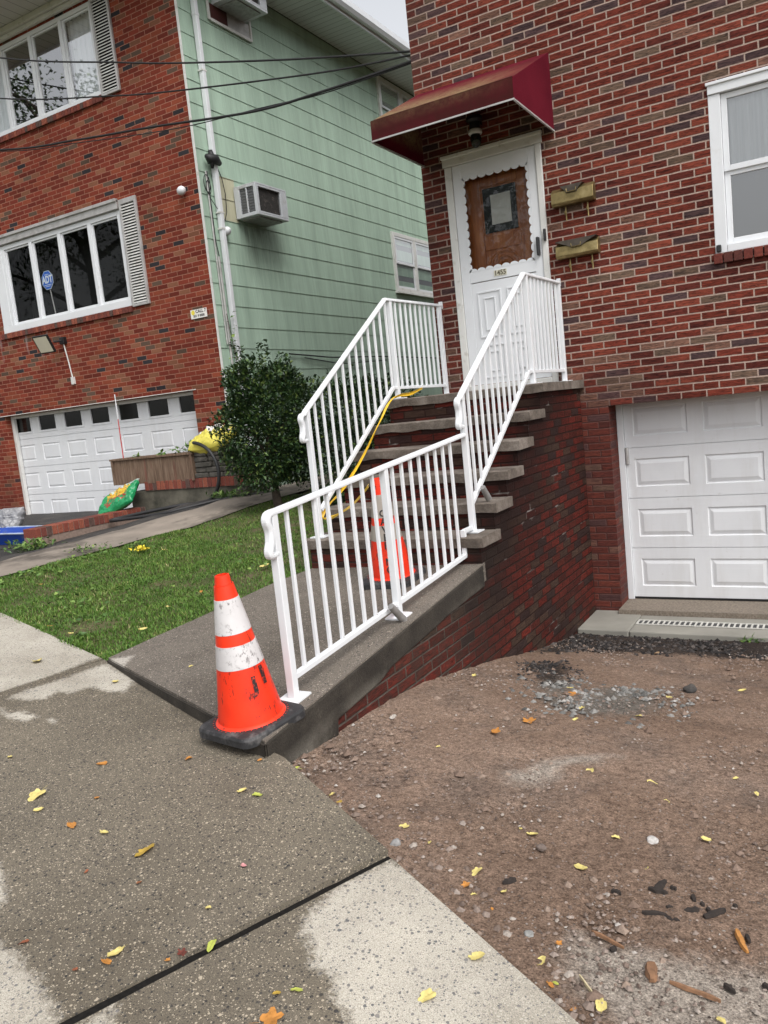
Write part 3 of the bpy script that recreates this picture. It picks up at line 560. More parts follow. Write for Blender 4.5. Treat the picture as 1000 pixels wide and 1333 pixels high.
sash(WX0+.097, WX1-.097, 1.69, 2.31, 7.625, .045, win); sash(WX0+.097, WX1-.097, 1.10, 1.70, 7.645, .045, win)
m = MB(); n = 40
for i in range(n):
    a, b = WX0+.1+i*(WX1-WX0-.2)/n, WX0+.1+(i+1)*(WX1-WX0-.2)/n; ya, yb = 7.69+.010*math.sin(i*1.9), 7.69+.010*math.sin((i+1)*1.9)
    m.quad((a, ya, 1.72), (b, yb, 1.72), (b, yb, 2.32), (a, ya, 2.32))
m.build('curtain', M['curtain'], win)
m = MB(); m.quad((WX0+.09,7.70,1.08), (WX1-.09,7.70,1.08), (WX1-.09,7.70,1.70), (WX0+.09,7.70,1.70)); m.build('insect_screen', M['curtain_grey'], win)
m = MB(); m.quad((WX0,7.74,1.03), (WX1,7.74,1.03), (WX1,7.74,2.4), (WX0,7.74,2.4)); m.build('interior', M['dark_room'], win)
m = MB(); m.box(-.918, -.878, 7.575, 7.598, 1.04, 1.10); m.build('sensor', M['black'], win, bevel=.008)
# garage door
gd = MB(); gy = 7.90
zs = [-2.068, -1.577, -1.086, -.595, -.104]
for a, b in zip(zs, zs[1:]):
    xa, xb = GX0+.062, GX1-.062; cols = []; x = -1.783
    while x+.50 < xb: cols.append((x, x+.497)); x += .634
    pz0, pz1 = a+.112, b-.108
    xs_ = [xa]+[v for c_ in cols for v in c_]+[xb]
    for i, (p, q) in enumerate(zip(xs_, xs_[1:])):
        if i % 2 == 0: gd.quad((p,gy,a+.003), (q,gy,a+.003), (q,gy,b-.003), (p,gy,b-.003))
        else:
            gd.quad((p,gy,a+.003), (q,gy,a+.003), (q,gy,pz0), (p,gy,pz0)); gd.quad((p,gy,pz1), (q,gy,pz1), (q,gy,b-.003), (p,gy,b-.003)); gd.panel(p, q, pz0, pz1, gy)
    gd.quad((xa,gy+.012,b-.006), (xb,gy+.012,b-.006), (xb,gy+.012,b+.006), (xa,gy+.012,b+.006))
    for e in (a+.003, b-.003): gd.quad((xa,gy,e), (xb,gy,e), (xb,gy+.012,e), (xa,gy+.012,e))
gdo = gd.build('garage_door', M['garage_white'], house, fix=False)
for a_, b_ in ((GX0+.001, GX0+.06), (GX1-.06, GX1-.001)): m = MB(); m.box(a_, b_, 7.868, 7.935, -2.086, GZ1); m.build('door_trim', M['white'], gdo, bevel=.004)
m = MB(); m.box(GX0+.06, GX1-.06, 7.895, 7.93, -2.086, -2.066); m.build('bottom_seal', M['black'], gdo)
m = MB(); m.box(GX0+.066, GX0+.094, 7.858, 7.899, -.75, -.585); m.build('side_latch', M['alum'], gdo, bevel=.008)
m = MB(); m.box(GX0, GX1, 7.94, 7.96, -2.09, GZ1+.02); m.build('interior', M['dark_room'], gdo)
# front door: casing, storm door with scalloped glass, wooden door behind
fd = MB(); fd.box(DX0+.002, DX0+.075, 7.585, 7.66, DZ0+.002, 2.30); fd.box(DX1-.06, DX1-.002, 7.585, 7.66, DZ0+.002, 2.30)
fd.box(DX0-.012, DX1+.012, 7.575, 7.66, 2.302, 2.392); fd.box(DX0-.022, DX1+.02, 7.562, 7.60, 2.375, 2.408); fd.box(DX0+.076, DX1-.061, 7.57, 7.70, DZ0+.003, DZ0+.06)
door = fd.build('front_door', M['white_old'], house, bevel=.006)
sx0, sx1 = DX0+.078, DX1-.063; gx0, gx1, gz0, gz1 = -3.19, -2.512, 1.27, 2.165
s = MB(); y0, y1 = 7.60, 7.635
s.box(sx0, gx0, y0, y1, .165, 2.298); s.box(gx1, sx1, y0, y1, .165, 2.298); s.box(gx0, gx1, y0, y1, gz1, 2.298); s.box(gx0, gx1, y0, y1, 1.165, gz0); s.box(gx0, gx1, y0+.004, y1, .165, 1.158)
for pz0, pz1 in ((.62, 1.07), (.22, .55)):
    for px0, px1 in ((gx0+.06, gx0+.31), (gx1-.31, gx1-.06)):
        for i, ww in ((0, .018), (.065, .014)):
            a, b, c_, d = px0+i, px1-i, pz0+i, pz1-i; yy = y0-.006
            s.box(a, b, yy, y0+.004, c_, c_+ww); s.box(a, b, yy, y0+.004, d-ww, d); s.box(a, a+ww, yy, y0+.004, c_+ww, d-ww); s.box(b-ww, b, yy, y0+.004, c_+ww, d-ww)
st = s.build('storm_door', M['white'], door, bevel=.003)
s = MB()
def scal(x, z, ax):
    n = 12; pts = []
    for k_ in range(n+1):
        t = math.pi*k_/n; u, v = .042*math.cos(t), .030*math.sin(t)
        pts.append((x+u, 7.598, z+v*ax[1]) if ax[0] == 0 else (x+v*ax[0], 7.598, z+u))
    s.prism(pts, (0, .012, 0))
nx_, nz_ = 8, 11
for i in range(nx_):
    x = gx0+(i+.5)*(gx1-gx0)/nx_; scal(x, gz0, (0, 1)); scal(x, gz1, (0, -1))
for i in range(nz_):
    z = gz0+(i+.5)*(gz1-gz0)/nz_; scal(gx0, z, (1, 0)); scal(gx1, z, (-1, 0))
s.build('scalloped_trim', M['white'], door)
m = MB(); m.quad((gx0,7.618,gz0), (gx1,7.618,gz0), (gx1,7.618,gz1), (gx0,7.618,gz1)); m.build('glass', M['door_glass'], door)
m = MB(); m.box(-2.478, -2.452, 7.55, 7.598, 1.30, 1.47); m.box(-2.402, -2.380, 7.55, 7.584, 1.42, 1.53); m.build('door_handle', M['black'], door, bevel=.008)
m = MB(); m.box(-2.935, -2.805, 7.594, 7.599, 1.19, 1.245); pl = m.build('number_plate', simple('cream_plate', (.62, .60, .48), .5, .05), door)
m = MB(); text_mb(m, '1455', .062, lambda u, v: (-2.87+u, 7.5925, 1.217+v), .002); m.build('number', simple('bronze_digit', (.10, .085, .05), .5, .1), pl)
wd = MB(); wy = 7.70; wd.box(gx0-.09, gx1+.09, wy, wy+.03, .12, 2.29)
for a, b in ((gx0-.05, gx0+.15), (gx1-.15, gx1+.05)): wd.box(a, b, wy-.012, wy+.001, .14, 2.27)
wd.box(gx0+.152, gx1-.152, wy-.010, wy+.001, 1.46, 1.60); wd.box(gx0+.152, gx1-.152, wy-.010, wy+.001, 2.06, 2.2)
for r_ in (.155, .105, .055):
    n = 36; pr_ = [(r_-.018, 0), (r_, -.012), (r_+.018, 0)]
    vs = [(-2.845+a*math.cos(2*math.pi*i/n), wy-.002+b, 1.28+a*math.sin(2*math.pi*i/n)) for i in range(n) for a, b in pr_]
    wd.add(vs, [(i*3+j, i*3+j+1, ((i+1) % n)*3+j+1, ((i+1) % n)*3+j) for i in range(n) for j in (0, 1)])
wo_ = wd.build('inner_door', M['oak'], door, bevel=.004)
m = MB(); m.box(gx0+.17, gx1-.17, wy-.016, wy-.001, 1.62, 2.04); m.build('lattice_window', M['dark_pane'], wo_)
m = MB(); m.box(gx0+.25, gx1-.225, wy-.022, wy-.017, 1.69, 1.97); m.build('paper_notice', simple('paper', (.66, .66, .62), .8, .05), wo_)
# awning and lamp
AX0, AX1, AY, AZ0, AZ1, AT = -3.57, -2.24, 6.57, 2.372, 2.545, 3.05
a = MB(); wy = 7.595
def sag(x, t): return -.012*math.sin(math.pi*t)*math.sin(math.pi*(x-AX0)/(AX1-AX0))
nx_ = 14; nt_ = 8; P = []; F = []
for j in range(nt_+1):
    t = j/nt_
    for i in range(nx_+1):
        x = AX0+(AX1-AX0)*i/nx_; P.append((x, AY+.02+(wy-AY-.02)*t, AZ1+.01+(AT-AZ1-.01)*t+sag(x, t)))
F = [(j*(nx_+1)+i, j*(nx_+1)+i+1, (j+1)*(nx_+1)+i+1, (j+1)*(nx_+1)+i) for j in range(nt_) for i in range(nx_)]
a.add(P, F); a.quad((AX0,AY,AZ0), (AX1,AY,AZ0), (AX1,AY,AZ1), (AX0,AY,AZ1)); a.quad((AX0,AY,AZ1), (AX1,AY,AZ1), (AX1,AY+.02,AZ1+.01), (AX0,AY+.02,AZ1+.01))
for x in (AX0, AX1): a.quad((x,AY,AZ0), (x,wy,AZ0), (x,wy,AT), (x,AY+.02,AZ1+.01), (x,AY,AZ1))
ao = a.build('awning', M['canvas'], house)
so_ = ao.modifiers.new('cloth', 'SOLIDIFY'); so_.thickness = .004
b = MB(); e = .012; b.box(AX0-.004, AX1+.004, AY-.012, AY-.003, AZ0-.004, AZ0+.009)
for x in (AX0, AX1): b.box(x-.008, x+.008, AY, wy, AZ0-.010, AZ0+.003)
b.build('awning_frame', M['alum'], ao)
l = MB(); l.lathe([(.075, .10), (.078, .07), (.05, .05), (.052, -.01), (.06, -.015)], (-2.965, 7.50, 2.56), 20); l.box(-3.0, -2.93, 7.50, 7.60, 2.60, 2.66); lo_ = l.build('porch_lamp', M['black'], house, smooth='auto')
l = MB(); l.lathe([(.058, -.016), (.066, -.03), (.066, -.05), (.058, -.06)], (-2.965, 7.50, 2.56), 20); l.build('white_collar', M['white_old'], lo_, smooth='auto')
l = MB(); l.lathe([(.045, -.061), (.055, -.10), (.045, -.15), (.02, -.175), (.0, -.18)], (-2.965, 7.50, 2.56), 20); l.build('lamp_globe', M['dark_pane'], lo_, smooth='auto')
# mailboxes
def mailbox(name, x0, x1, z0, z1, label, scroll):
    t = thing(name, label, 'mailbox', ((x0+x1)/2, 7.56, z0), 'brass mailboxes on the brick wall'); cx_ = (x0+x1)/2
    m = MB(); m.prism([(x0,7.598,z0), (x0,7.598,z1), (x0,7.555,z1), (x0,7.505,z1-.035), (x0,7.495,z0+.02), (x0,7.52,z0)], (x1-x0,0,0)); m.build('box', M['brass'], t, bevel=.005)
    if scroll: pts = [(x0+.09,z1+.006), (x1-.09,z1+.006), (x1-.14,z1-.045), (cx_+.05,z1-.062), (cx_-.05,z1-.062), (x0+.14,z1-.045)]
    else: pts = [(x0+.0,z1+.012), (x1-.0,z1+.012), (x1-.10,z1-.032), (cx_+.04,z1-.058), (cx_-.04,z1-.058), (x0+.10,z1-.032)]
    m = MB(); m.prism([(px_, 7.496-.004, pz_) for px_, pz_ in pts], (0, .006, 0)); m.quad(*[(pts[0][0],7.494,z1+.006), (pts[1][0],7.494,z1+.006), (pts[1][0],7.597,z1+.012), (pts[0][0],7.597,z1+.012)]); m.build('lid', M['brass_dark'], t)
    m = MB(); m.tube([(cx_-.045,7.490,z1-.025), (cx_-.04,7.487,z1-.055), (cx_+.04,7.487,z1-.055), (cx_+.045,7.490,z1-.025)], .004, 6); m.build('pull', M['brass'], t)
    for hx in (x0+.11, x1-.075):
        m = MB(); m.tube([(hx,7.575,z0), (hx,7.57,z0-.06), (hx,7.555,z0-.085), (hx,7.54,z0-.075), (hx,7.535,z0-.055)], .006, 6); m.tube([(hx,7.58,z0-.002), (hx,7.58,z0-.13)], .006, 6); m.build('paper_hook', M['brass'], t)
mailbox('mailbox', -2.288, -1.90, 1.69, 1.845, 'upper brass mailbox with small newspaper hooks, beside the front door', True)
mailbox('mailbox', -2.282, -1.892, 1.222, 1.362, 'lower brass mailbox with a dark pointed flap and hooks, beside the front door', False)
# drain slab and grate
m = MB(); m.box(-2.176, -1.7195, 6.94, 7.596, -2.42, -2.130); m.box(-1.7145, 4.4, 6.94, 7.466, -2.42, -2.131); struct(m.build('drain_slab', M['drain_slab'], bevel=.012))
gr = thing('drain_grate', 'long narrow slotted drain grate set in the concrete slab before the garage', 'drain', (0, 7.2, -2.13))
m = MB(); m.box(-1.70, 4.3, 7.145, 7.285, -2.1305, -2.1285); m.build('channel', M['black'], gr)
m = MB(); x = -1.70
while x < 1.6: m.box(x, x+.015, 7.150, 7.280, -2.1284, -2.122); x += .045
m.box(-1.70, 4.3, 7.145, 7.157, -2.1284, -2.121); m.box(-1.70, 4.3, 7.273, 7.285, -2.1284, -2.121); m.build('grate_bars', simple('drain_bars', (.5, .49, .45), .6, .1), gr)
# ---------------------------------------------------------------- front steps
steps = thing('front_steps', 'brick front steps with six grey stone treads leading up to the front door', 'steps', (-2.9, 6.2, -1.2))
fr = [(4.93, -.906), (5.215, -.712), (5.50, -.515), (5.785, -.315), (6.065, -.112), (6.40, .10)]
for i, (y, z) in enumerate(fr):
    yb = fr[i+1][0]+.05 if i < 5 else 7.598; xl, xr = -3.64, (-2.150 if i < 5 else -2.135)
    m = MB(); n = 26; top = []; bot = []
    for k_ in range(n+1):
        x = xl+(xr-xl)*k_/n; top.append((x, y+.006*noise.noise((x*9, i*3.1, 0)), z-.008+.006*noise.noise((x*14, i, 4)))); bot.append((x, y+.008+.012*noise.noise((x*11, i*2.2, 9)), z-.074+.012*noise.noise((x*6, i*5.2, 3))))
    bt = [(p[0], yb, z) for p in top]; tb = [(p[0], p[1]+.012, z) for p in top]; bb = [(p[0], yb, z-.072) for p in top]; rows = [bb, bot, top, tb, bt]; N = n+1
    vs = [p for r_ in rows for p in r_]; fs = [(r_*N+k_, r_*N+k_+1, (r_+1)*N+k_+1, (r_+1)*N+k_) for r_ in range(4) for k_ in range(n)] + [(4*N+k_, 4*N+k_+1, k_+1, k_) for k_ in range(n)]
    fs += [tuple(r_*N for r_ in range(5)), tuple(r_*N+n for r_ in reversed(range(5)))]
    m.add(vs, fs); m.build('stone_tread' if i < 5 else 'porch_slab', M['stone'], steps)
m = MB()
for i, (y, z) in enumerate(fr):
    y2 = fr[i+1][0]+.028 if i < 5 else 7.598
    m.box(-3.60, -2.18, y+.028, y2, -2.4, z-.073)
m.build('brick_base', M['brick_flank'], steps)
# ---------------------------------------------------------------- railings
RP = [(-.024, -.012), (-.024, .004), (-.014, .014), (.014, .014), (.024, .004), (.024, -.012)]
BP = [(-.016, -.014), (-.016, .014), (.016, .014), (.016, -.014)]
def smoothpath(P, n=6):
    P = [Vector(p) for p in P]; Q = []
    for i in range(len(P)-1):
        p0, p1, p2, p3 = P[max(i-1,0)], P[i], P[i+1], P[min(i+2,len(P)-1)]
        for s_ in range(n): t = s_/n; Q.append(.5*((p1*2)+(p2-p0)*t+(p0*2-p1*5+p2*4-p3)*t*t+(p1*3-p0-p2*3+p3)*t**3))
    return Q+[P[-1]]
def rail(label, x, top, low, pickets, posts, tongue=None, extra=None, topdrop=None):
    t = thing('railing', label, 'railing', (x, sum(p[0] for p in top)/len(top), top[0][1]-.8), 'white metal railings of the front steps')
    def zl(path, y):
        for (a, b), (c_, d) in zip(path, path[1:]):
            if a <= y <= c_: return b+(d-b)*(y-a)/(c_-a)
        return path[0][1] if y < path[0][0] else path[-1][1]
    path = [(x, y, z) for y, z in top]
    if tongue:
        y, z = top[0]; tg = smoothpath([(x, y+.012, z-.19), (x, y-.030, z-.196), (x, y-.040, z-.172), (x, y-.024, z-.13), (x, y-.020, z-.08), (x, y-.034, z-.035), (x, y-.022, z-.006), (x, y+.012, z+.003)], 4); path = tg + [(x, y+.05, z+.05*(top[1][1]-z)/(top[1][0]-y))] + path[1:]
    m = MB(); m.sweep(path, RP, (1, 0, 0)); m.build('top_rail', M['rail_white'], t, bevel=.004)
    m = MB(); m.sweep([(x, y, z) for y, z in low], BP, (1, 0, 0)); m.build('bottom_rail', M['rail_white'], t, bevel=.003)
    for y in pickets:
        m = MB(); m.box(x-.0095, x+.0095, y-.0095, y+.0095, zl(low, y)+.006, zl(top, y)-.004); m.build('picket', M['rail_white'], t, bevel=.002, seg=1)
    for y, z0, plate in posts:
        m = MB(); m.box(x-.021, x+.021, y-.021, y+.021, z0, zl(top, y)-.004); p = m.build('post', M['rail_white'], t, bevel=.004)
        if plate:
            s_ = math.tan(math.atan(.0955)) if plate == 2 else 0
            m = MB(); m.prism([(x-.06, y-.06, z0-.06*s_), (x+.06, y-.06, z0-.06*s_), (x+.06, y+.06, z0+.06*s_), (x-.06, y+.06, z0+.06*s_)], (0, 0, .009)); m.build('base_plate', M['rail_white'], p)
    if extra:
        m = MB(); extra(m); m.build('bracket', M['rail_white'], t, bevel=.003)
    return t
pk = [2.895+.1163*i for i in range(1, 18)]; pk = [p for p in pk if abs(p-3.96) > .05 and p < 4.93]
def ex1(m): m.box(-2.317, -2.283, 4.945, 4.975, -1.04, -.858); m.box(-2.315, -2.285, 4.976, 5.108, -.882, -.855)
rail('lower white railing along the right edge of the sloping walkway, behind the front cone', -2.30, [(2.885, -.405), (5.105, -.215)], [(2.925, -1.192), (4.96, -1.035)], pk, [(2.90, wkz(-2.3, 2.90), 2), (3.962, wkz(-2.3, 3.962), 2)], True, ex1)
def ex2(m): m.box(-2.318, -2.282, 7.57, 7.598, .99, 1.06)
rail('white stair railing on the right side of the steps, rising to the mailboxes', -2.30, [(5.085, .035), (6.594, 1.012), (7.585, 1.02)], [(5.15, -.70), (6.552, .205), (7.55, .207)],
     [5.13+.1165*i for i in range(1, 13)] + [6.655+.1*i for i in range(1, 9)], [(5.13, -.902, 1), (6.65, .102, 1), (7.55, .102, 1)], True, ex2)
def ex3(m): m.box(-3.548, -3.512, 7.57, 7.598, .97, 1.04)
rail('white stair railing on the left side of the steps, in front of the dark shrub', -3.53, [(4.965, .04), (6.41, .985), (7.585, 1.0)], [(5.06, -.70), (6.41, .203), (7.55, .2)],
     [5.02+.1155*i for i in range(1, 13)] + [6.495+.1*i for i in range(1, 11)], [(5.02, -.902, 1), (6.49, .102, 1), (7.53, .102, 1)], True, ex3)
for nm, a_, b_, lb in (('pipe_stub', (-2.25,3.80,-1.085), (-2.235,3.905,-1.195), 'grey taped pipe stub at the middle post of the lower railing'), ('pipe_stub', (-2.245,5.235,-.60), (-2.235,5.305,-.695), 'short rusty grey pipe stub on a stone tread by the stair railing')):
    m = MB(); m.tube([a_, [(p+q)/2 for p, q in zip(a_, b_)], b_], [.020, .022, .024], 10); tag(m.build(nm, M['galv'], loc=b_, smooth='auto'), lb, 'pipe')
# ---------------------------------------------------------------- neighbour's house
XL = -7.618; EZ = 6.42
nh = thing('neighbour_house', 'two storey house with red brick front and pale green shingle side wall', 'house', (-12, 9.2, -1.3))
m = MB(); LW = (-12.21, -9.175, 1.955, 3.485); UW = (-12.21, -9.20, 4.955, 6.24); LG = (-12.61, -8.215, -1.75, .60)
m.wall(8.9, -17, XL, -1.8, EZ, [LG, LW, UW], [.22, .10, .10]); m.build('brick_front', M['brick_left'], nh)
m = MB(); z0 = 1.433-.3017*8
prof = []
k_ = 0; z = z0
while z < EZ:
    zt = min(z+.3017, EZ); m.add([(XL+.012, 8.915, z), (XL+.012, 19, z), (XL+.003, 19, zt), (XL+.003, 8.915, zt), (XL+.001, 8.915, z), (XL+.001, 19, z)], [(0,1,2,3), (4,5,1,0), (0,3,4)]); z += .3017
m.quad((XL,8.9,-1.8), (XL,19,-1.8), (XL,19,EZ), (XL,8.9,EZ)); m.quad((-17,8.9,-1.8), (-17,8.9,EZ), (-17,19,EZ), (-17,19,-1.8)); m.quad((-17,19,-1.8), (-17,19,EZ), (XL,19,EZ), (XL,19,-1.8))
m.build('green_side_wall', M['siding'], nh)
m = MB(); n = 60                             # ragged caulk line on the corner
for i in range(n):
    a, b = -1.2+i*(EZ+1.2)/n, -1.2+(i+1)*(EZ+1.2)/n; w_ = .012+.008*noise.noise((0, i*.7, 3)); m.box(XL-.006, XL+.022, 8.897, 8.905+w_, a, b)
m.build('corner_caulk', M['white_old'], nh)
m = MB(); m.box(XL+.022, -6.86, 8.2, 19.4, EZ, EZ+.012); m.build('side_soffit', M['soffit'], nh)
m = MB(); m.box(-17.6, XL+.022, 8.18, 8.899, EZ, EZ+.012); m.build('front_soffit', M['soffit_f'], nh)
m = MB(); m.box(-17, -9.0, 8.84, 8.899, 6.27, 6.33); m.box(-17, -7.7, 8.80, 8.899, 6.332, 6.417); m.build('crown_moulding', M['white_old'], nh, bevel=.01)
m = MB(); m.box(-6.86, -6.83, 8.15, 19.45, EZ-.03, EZ+.17); m.box(-17.6, -6.86, 8.15, 8.178, EZ-.03, EZ+.17); m.build('fascia', M['white'], nh)
m = MB(); m.sweep([(-6.828, 8.15, EZ+.02), (-6.828, 19.45, EZ+.02)], [(0, 0), (.075, 0), (.115, .05), (.125, .13), (.11, .13), (.10, .06), (.06, .012), (.012, .012), (.012, .12), (0, .12)], (1,0,0)); m.build('gutter', M['white'], nh)
m = MB(); m.add([(-17.6,8.15,EZ+.17), (-6.83,8.15,EZ+.17), (-6.83,19.45,EZ+.17), (-17.6,19.45,EZ+.17), (-12.2,12.5,8.9), (-12.2,15.5,8.9)], [(0,1,4), (1,2,5,4), (2,3,5), (3,0,4,5)]); m.build('roof', simple('asphalt_shingle', (.06,.055,.05), .9, .3, 30), nh)
m = MB(); m.box(XL+.024, XL+.095, 9.185, 9.255, .8, EZ-.02); m.box(XL+.022, XL+.100, 9.180, 9.260, 5.62, 5.66); m.tube([(XL+.06, 9.22, .82), (XL+.06, 9.22, -.9)], .042, 10); dsp = m.build('downspout', M['white'], nh, bevel=.008)
m = MB()
for zz in (2.78, 3.0, 4.9): m.box(XL+.022, XL+.099, 9.17, 9.27, zz, zz+.022)
m.build('strap', M['white_old'], dsp)
# windows of the brick front
def casement(op, zb, zt, name, parent):
    f = MB(); x0, x1 = op[0], op[1]; muls = [-11.95, -11.255, -10.56, -9.865, -9.20]
    f.box(x0, x1, 8.885, 8.98, op[2]+.001, zb-.02); f.box(x0, x1, 8.905, 8.98, zt, zt+.07); f.box(x0+.001, muls[0]-.035, 8.89, 8.98, zb-.02, zt)
    for i, xm in enumerate(muls): w_ = .035; f.box(xm-w_, min(xm+w_, x1-.001), 8.90 if 0 < i < 4 else 8.895, 8.98, zb-.019, zt-.001)
    o = f.build(name, M['white'], parent, bevel=.006)
    for a, b in zip(muls, muls[1:]):
        s_ = MB(); ya, yb = 8.925, 8.955; xa, xb = a+.036, b-.036; w_ = .028
        s_.box(xa, xa+w_, ya, yb, zb-.018, zt-.002); s_.box(xb-w_, xb, ya, yb, zb-.018, zt-.002); s_.box(xa+w_, xb-w_, ya, yb, zb-.018, zb+w_-.01); s_.box(xa+w_, xb-w_, ya, yb, zt-w_, zt-.002); s_.build('sash', M['white'], o, bevel=.003)
        p = MB(); p.quad((xa+w_,8.945,zb), (xb-w_,8.945,zb), (xb-w_,8.945,zt-w_), (xa+w_,8.945,zt-w_)); p.build('pane', M['glass_dim'], o)
    return o
lw = casement(LW, 2.085, 3.275, 'window', nh); uw = casement(UW, 5.03, 6.18, 'window', nh)
m = MB(); m.box(LW[0], LW[1], 8.86, 8.98, 3.355, 3.483); m.box(LW[0], LW[1], 8.835, 8.897, 3.455, 3.50); m.box(LW[0], LW[1], 8.892, 8.98, 3.347, 3.353); m.build('head_moulding', M['alum'], lw, bevel=.012)
m = MB(); m.box(-12.2, -9.18, 9.5, 9.52, 1.9, 3.5); m.box(-12.2,-9.18,8.99,9.5,1.93,1.95); m.build('interior', M['dark_room'], lw)
m = MB(); m.box(-12.2, -9.2, 9.5, 9.52, 4.9, 6.25); m.build('interior', M['dark_room'], uw)
m = MB()
for xa, xb, off in ((-9.85, -9.22, 0), (-12.0, -11.3, 3)):
    n = 26
    for i in range(n):
        a, b = xa+(xb-xa)*i/n, xa+(xb-xa)*(i+1)/n; m.quad((a, 9.04+.018*math.sin(i*1.7+off), 5.0), (b, 9.04+.018*math.sin(i*1.7+1.7+off), 5.0), (b, 9.04+.018*math.sin(i*1.7+1.7+off), 6.2), (a, 9.04+.018*math.sin(i*1.7+off), 6.2))
m.build('curtain', M['curtain'], uw)
for zt_, nm in ((1.955, lw), (4.955, uw)):
    m = MB(); rowlock(m, -12.32, -9.17, 8.86, 8.94, zt_-.088, zt_-.003, .0672, .009); m.build('window_sill', M['brick_unit'], nh, bevel=.003)
def shutter(x0, x1, z0, z1):
    m = MB(); y0, y1 = 8.858, 8.897; w_ = .036
    m.box(x0, x0+w_, y0, y1, z0, z1); m.box(x1-w_, x1, y0, y1, z0, z1); m.box(x0+w_, x1-w_, y0, y1, z0, z0+w_); m.box(x0+w_, x1-w_, y0, y1, z1-.07, z1)
    n = int((z1-z0-.12)/.040)
    o = m.build('shutter', M['alum'], nh, bevel=.004); m = MB()
    for i in range(n):
        z = z0+w_+.012+i*(z1-z0-.115)/n; m.add([(x0+w_, y0+.004, z), (x1-w_, y0+.004, z), (x1-w_, y1-.008, z+.028), (x0+w_, y1-.008, z+.028), (x0+w_, y0+.006, z-.005), (x1-w_, y0+.006, z-.005)], [(0,1,2,3), (4,5,1,0)])
    m.build('louvres', M['white_old'], o)
    m = MB(); m.box(x0+w_, x1-w_, y1-.006, y1-.001, z0+w_, z1-.07); m.build('backing', M['dark_pane'], o)
shutter(-9.135, -8.795, 1.93, 3.465); shutter(-9.165, -8.80, 4.91, 6.26)
# garage door of the brick front
gd = MB(); gy = 9.1; xa, xb = -12.72, -8.15; zs = [-1.28, -.793, -.306, .181, .668]
px = [-12.628+.6525*i for i in range(7)]
for j, (a, b) in enumerate(zip(zs, zs[1:])):
    xs_ = [xa]+[v for p in px for v in (p, p+.455)]+[xb]; pz0, pz1 = a+.105, b-.105
    for i, (p, q) in enumerate(zip(xs_, xs_[1:])):
        if i % 2 == 0: gd.quad((p,gy,a+.004), (q,gy,a+.004), (q,gy,b-.004), (p,gy,b-.004))
        else:
            gd.quad((p,gy,a+.004), (q,gy,a+.004), (q,gy,pz0), (p,gy,pz0)); gd.quad((p,gy,pz1), (q,gy,pz1), (q,gy,b-.004), (p,gy,b-.004))
            if j < 3: gd.panel(p, q, pz0, pz1, gy, .012, .042)
            else:
                for e in (.0,): gd.box(p-.012, p+.018, gy-.008, gy+.03, pz0-.012, pz1+.012); gd.box(q-.018, q+.012, gy-.008, gy+.03, pz0-.012, pz1+.012); gd.box(p+.018, q-.018, gy-.008, gy+.03, pz0-.012, pz0+.018); gd.box(p+.018, q-.018, gy-.008, gy+.03, pz1-.018, pz1+.012)
    gd.quad((xa,gy+.014,a), (xb,gy+.014,a), (xb,gy+.014,a+.004), (xa,gy+.014,a+.004)); gd.quad((xa,gy+.014,a-.006), (xb,gy+.014,a-.006), (xb,gy+.014,a), (xa,gy+.014,a))
    for e in (a+.004, b-.004): gd.quad((xa,gy,e), (xb,gy,e), (xb,gy+.014,e), (xa,gy+.014,e))
ngd = gd.build('garage_door', M['garage_white'], nh, fix=False)
for p in px:
    m = MB(); m.quad((p+.017,gy+.014,.285), (p+.438,gy+.014,.285), (p+.438,gy+.014,.564), (p+.017,gy+.014,.564)); m.build('garage_pane', M['dark_pane'], ngd)
m = MB(); m.box(-12.605, -12.54, 9.03, 9.09, -1.7, .598); m.box(-12.54, -8.22, 9.031, 9.09, .545, .598); m.build('door_trim', M['white_old'], ngd, bevel=.004)
m = MB(); m.box(-12.72, -8.15, 8.893, 8.899, .602, .612); m.build('steel_lintel', M['white_old'], nh)
# lights, sensors, plate, cables on the house
m = MB(); m.box(-10.82, -10.72, 8.83, 8.899, 1.60, 1.71); m.tube([(-10.77,8.84,1.65), (-10.82,8.72,1.64)], .018, 8); fl = m.build('flood_light', M['black'], nh, bevel=.008)
c0 = Vector((-10.97, 8.66, 1.62)); ax = Vector((.155, .02, .0)); ay = Vector((.0, -.065, .135)); an = ax.cross(ay).normalized()
m = MB(); m.obox(c0, ax, ay, an*.018); m.build('flood_lamp', M['black'], fl, bevel=.01)
m = MB(); m.obox(c0 + an*.019, ax*.84, ay*.84, an*.002); m.obox(c0 - an*.019, ax*.84, ay*.84, an*.002); m.build('lamp_lens', simple('pale_lens', (.62, .58, .46), .25, .05), fl)
m = MB(); m.tube([(-10.76,8.86,1.6), (-10.735,8.885,1.3), (-10.70,8.885,1.06)], .010, 6); m.box(-10.72, -10.66, 8.86, 8.899, .955, 1.07); m.build('conduit', M['white_old'], nh)
for p, nrm in (((-7.845, 8.82, 3.315), 'y'), ((XL+.09, 9.30, 2.775), 'x')):
    m = MB(); n = 20
    prof = [(.0, -.14), (.05, -.125), (.085, -.08), (.095, -.03), (.085, .02), (.05, .06), (.0, .075)]
    m.lathe(prof, (0,0,0), n); R_ = Matrix.Rotation(math.radians(78), 3, 'Y') @ Matrix.Rotation(math.radians(8), 3, 'X')
    m.v = [tuple(R_ @ (Vector(v)*.64) + Vector(p)) for v in m.v]; m.build('sensor_light', M['white'], nh, smooth=True)
pt = MB(); pt.box(-8.048, -7.752, 8.885, 8.898, 1.588, 1.712); pl = pt.build('wall_plate', simple('plate_white', (.78, .76, .72), .5, .03), nh)
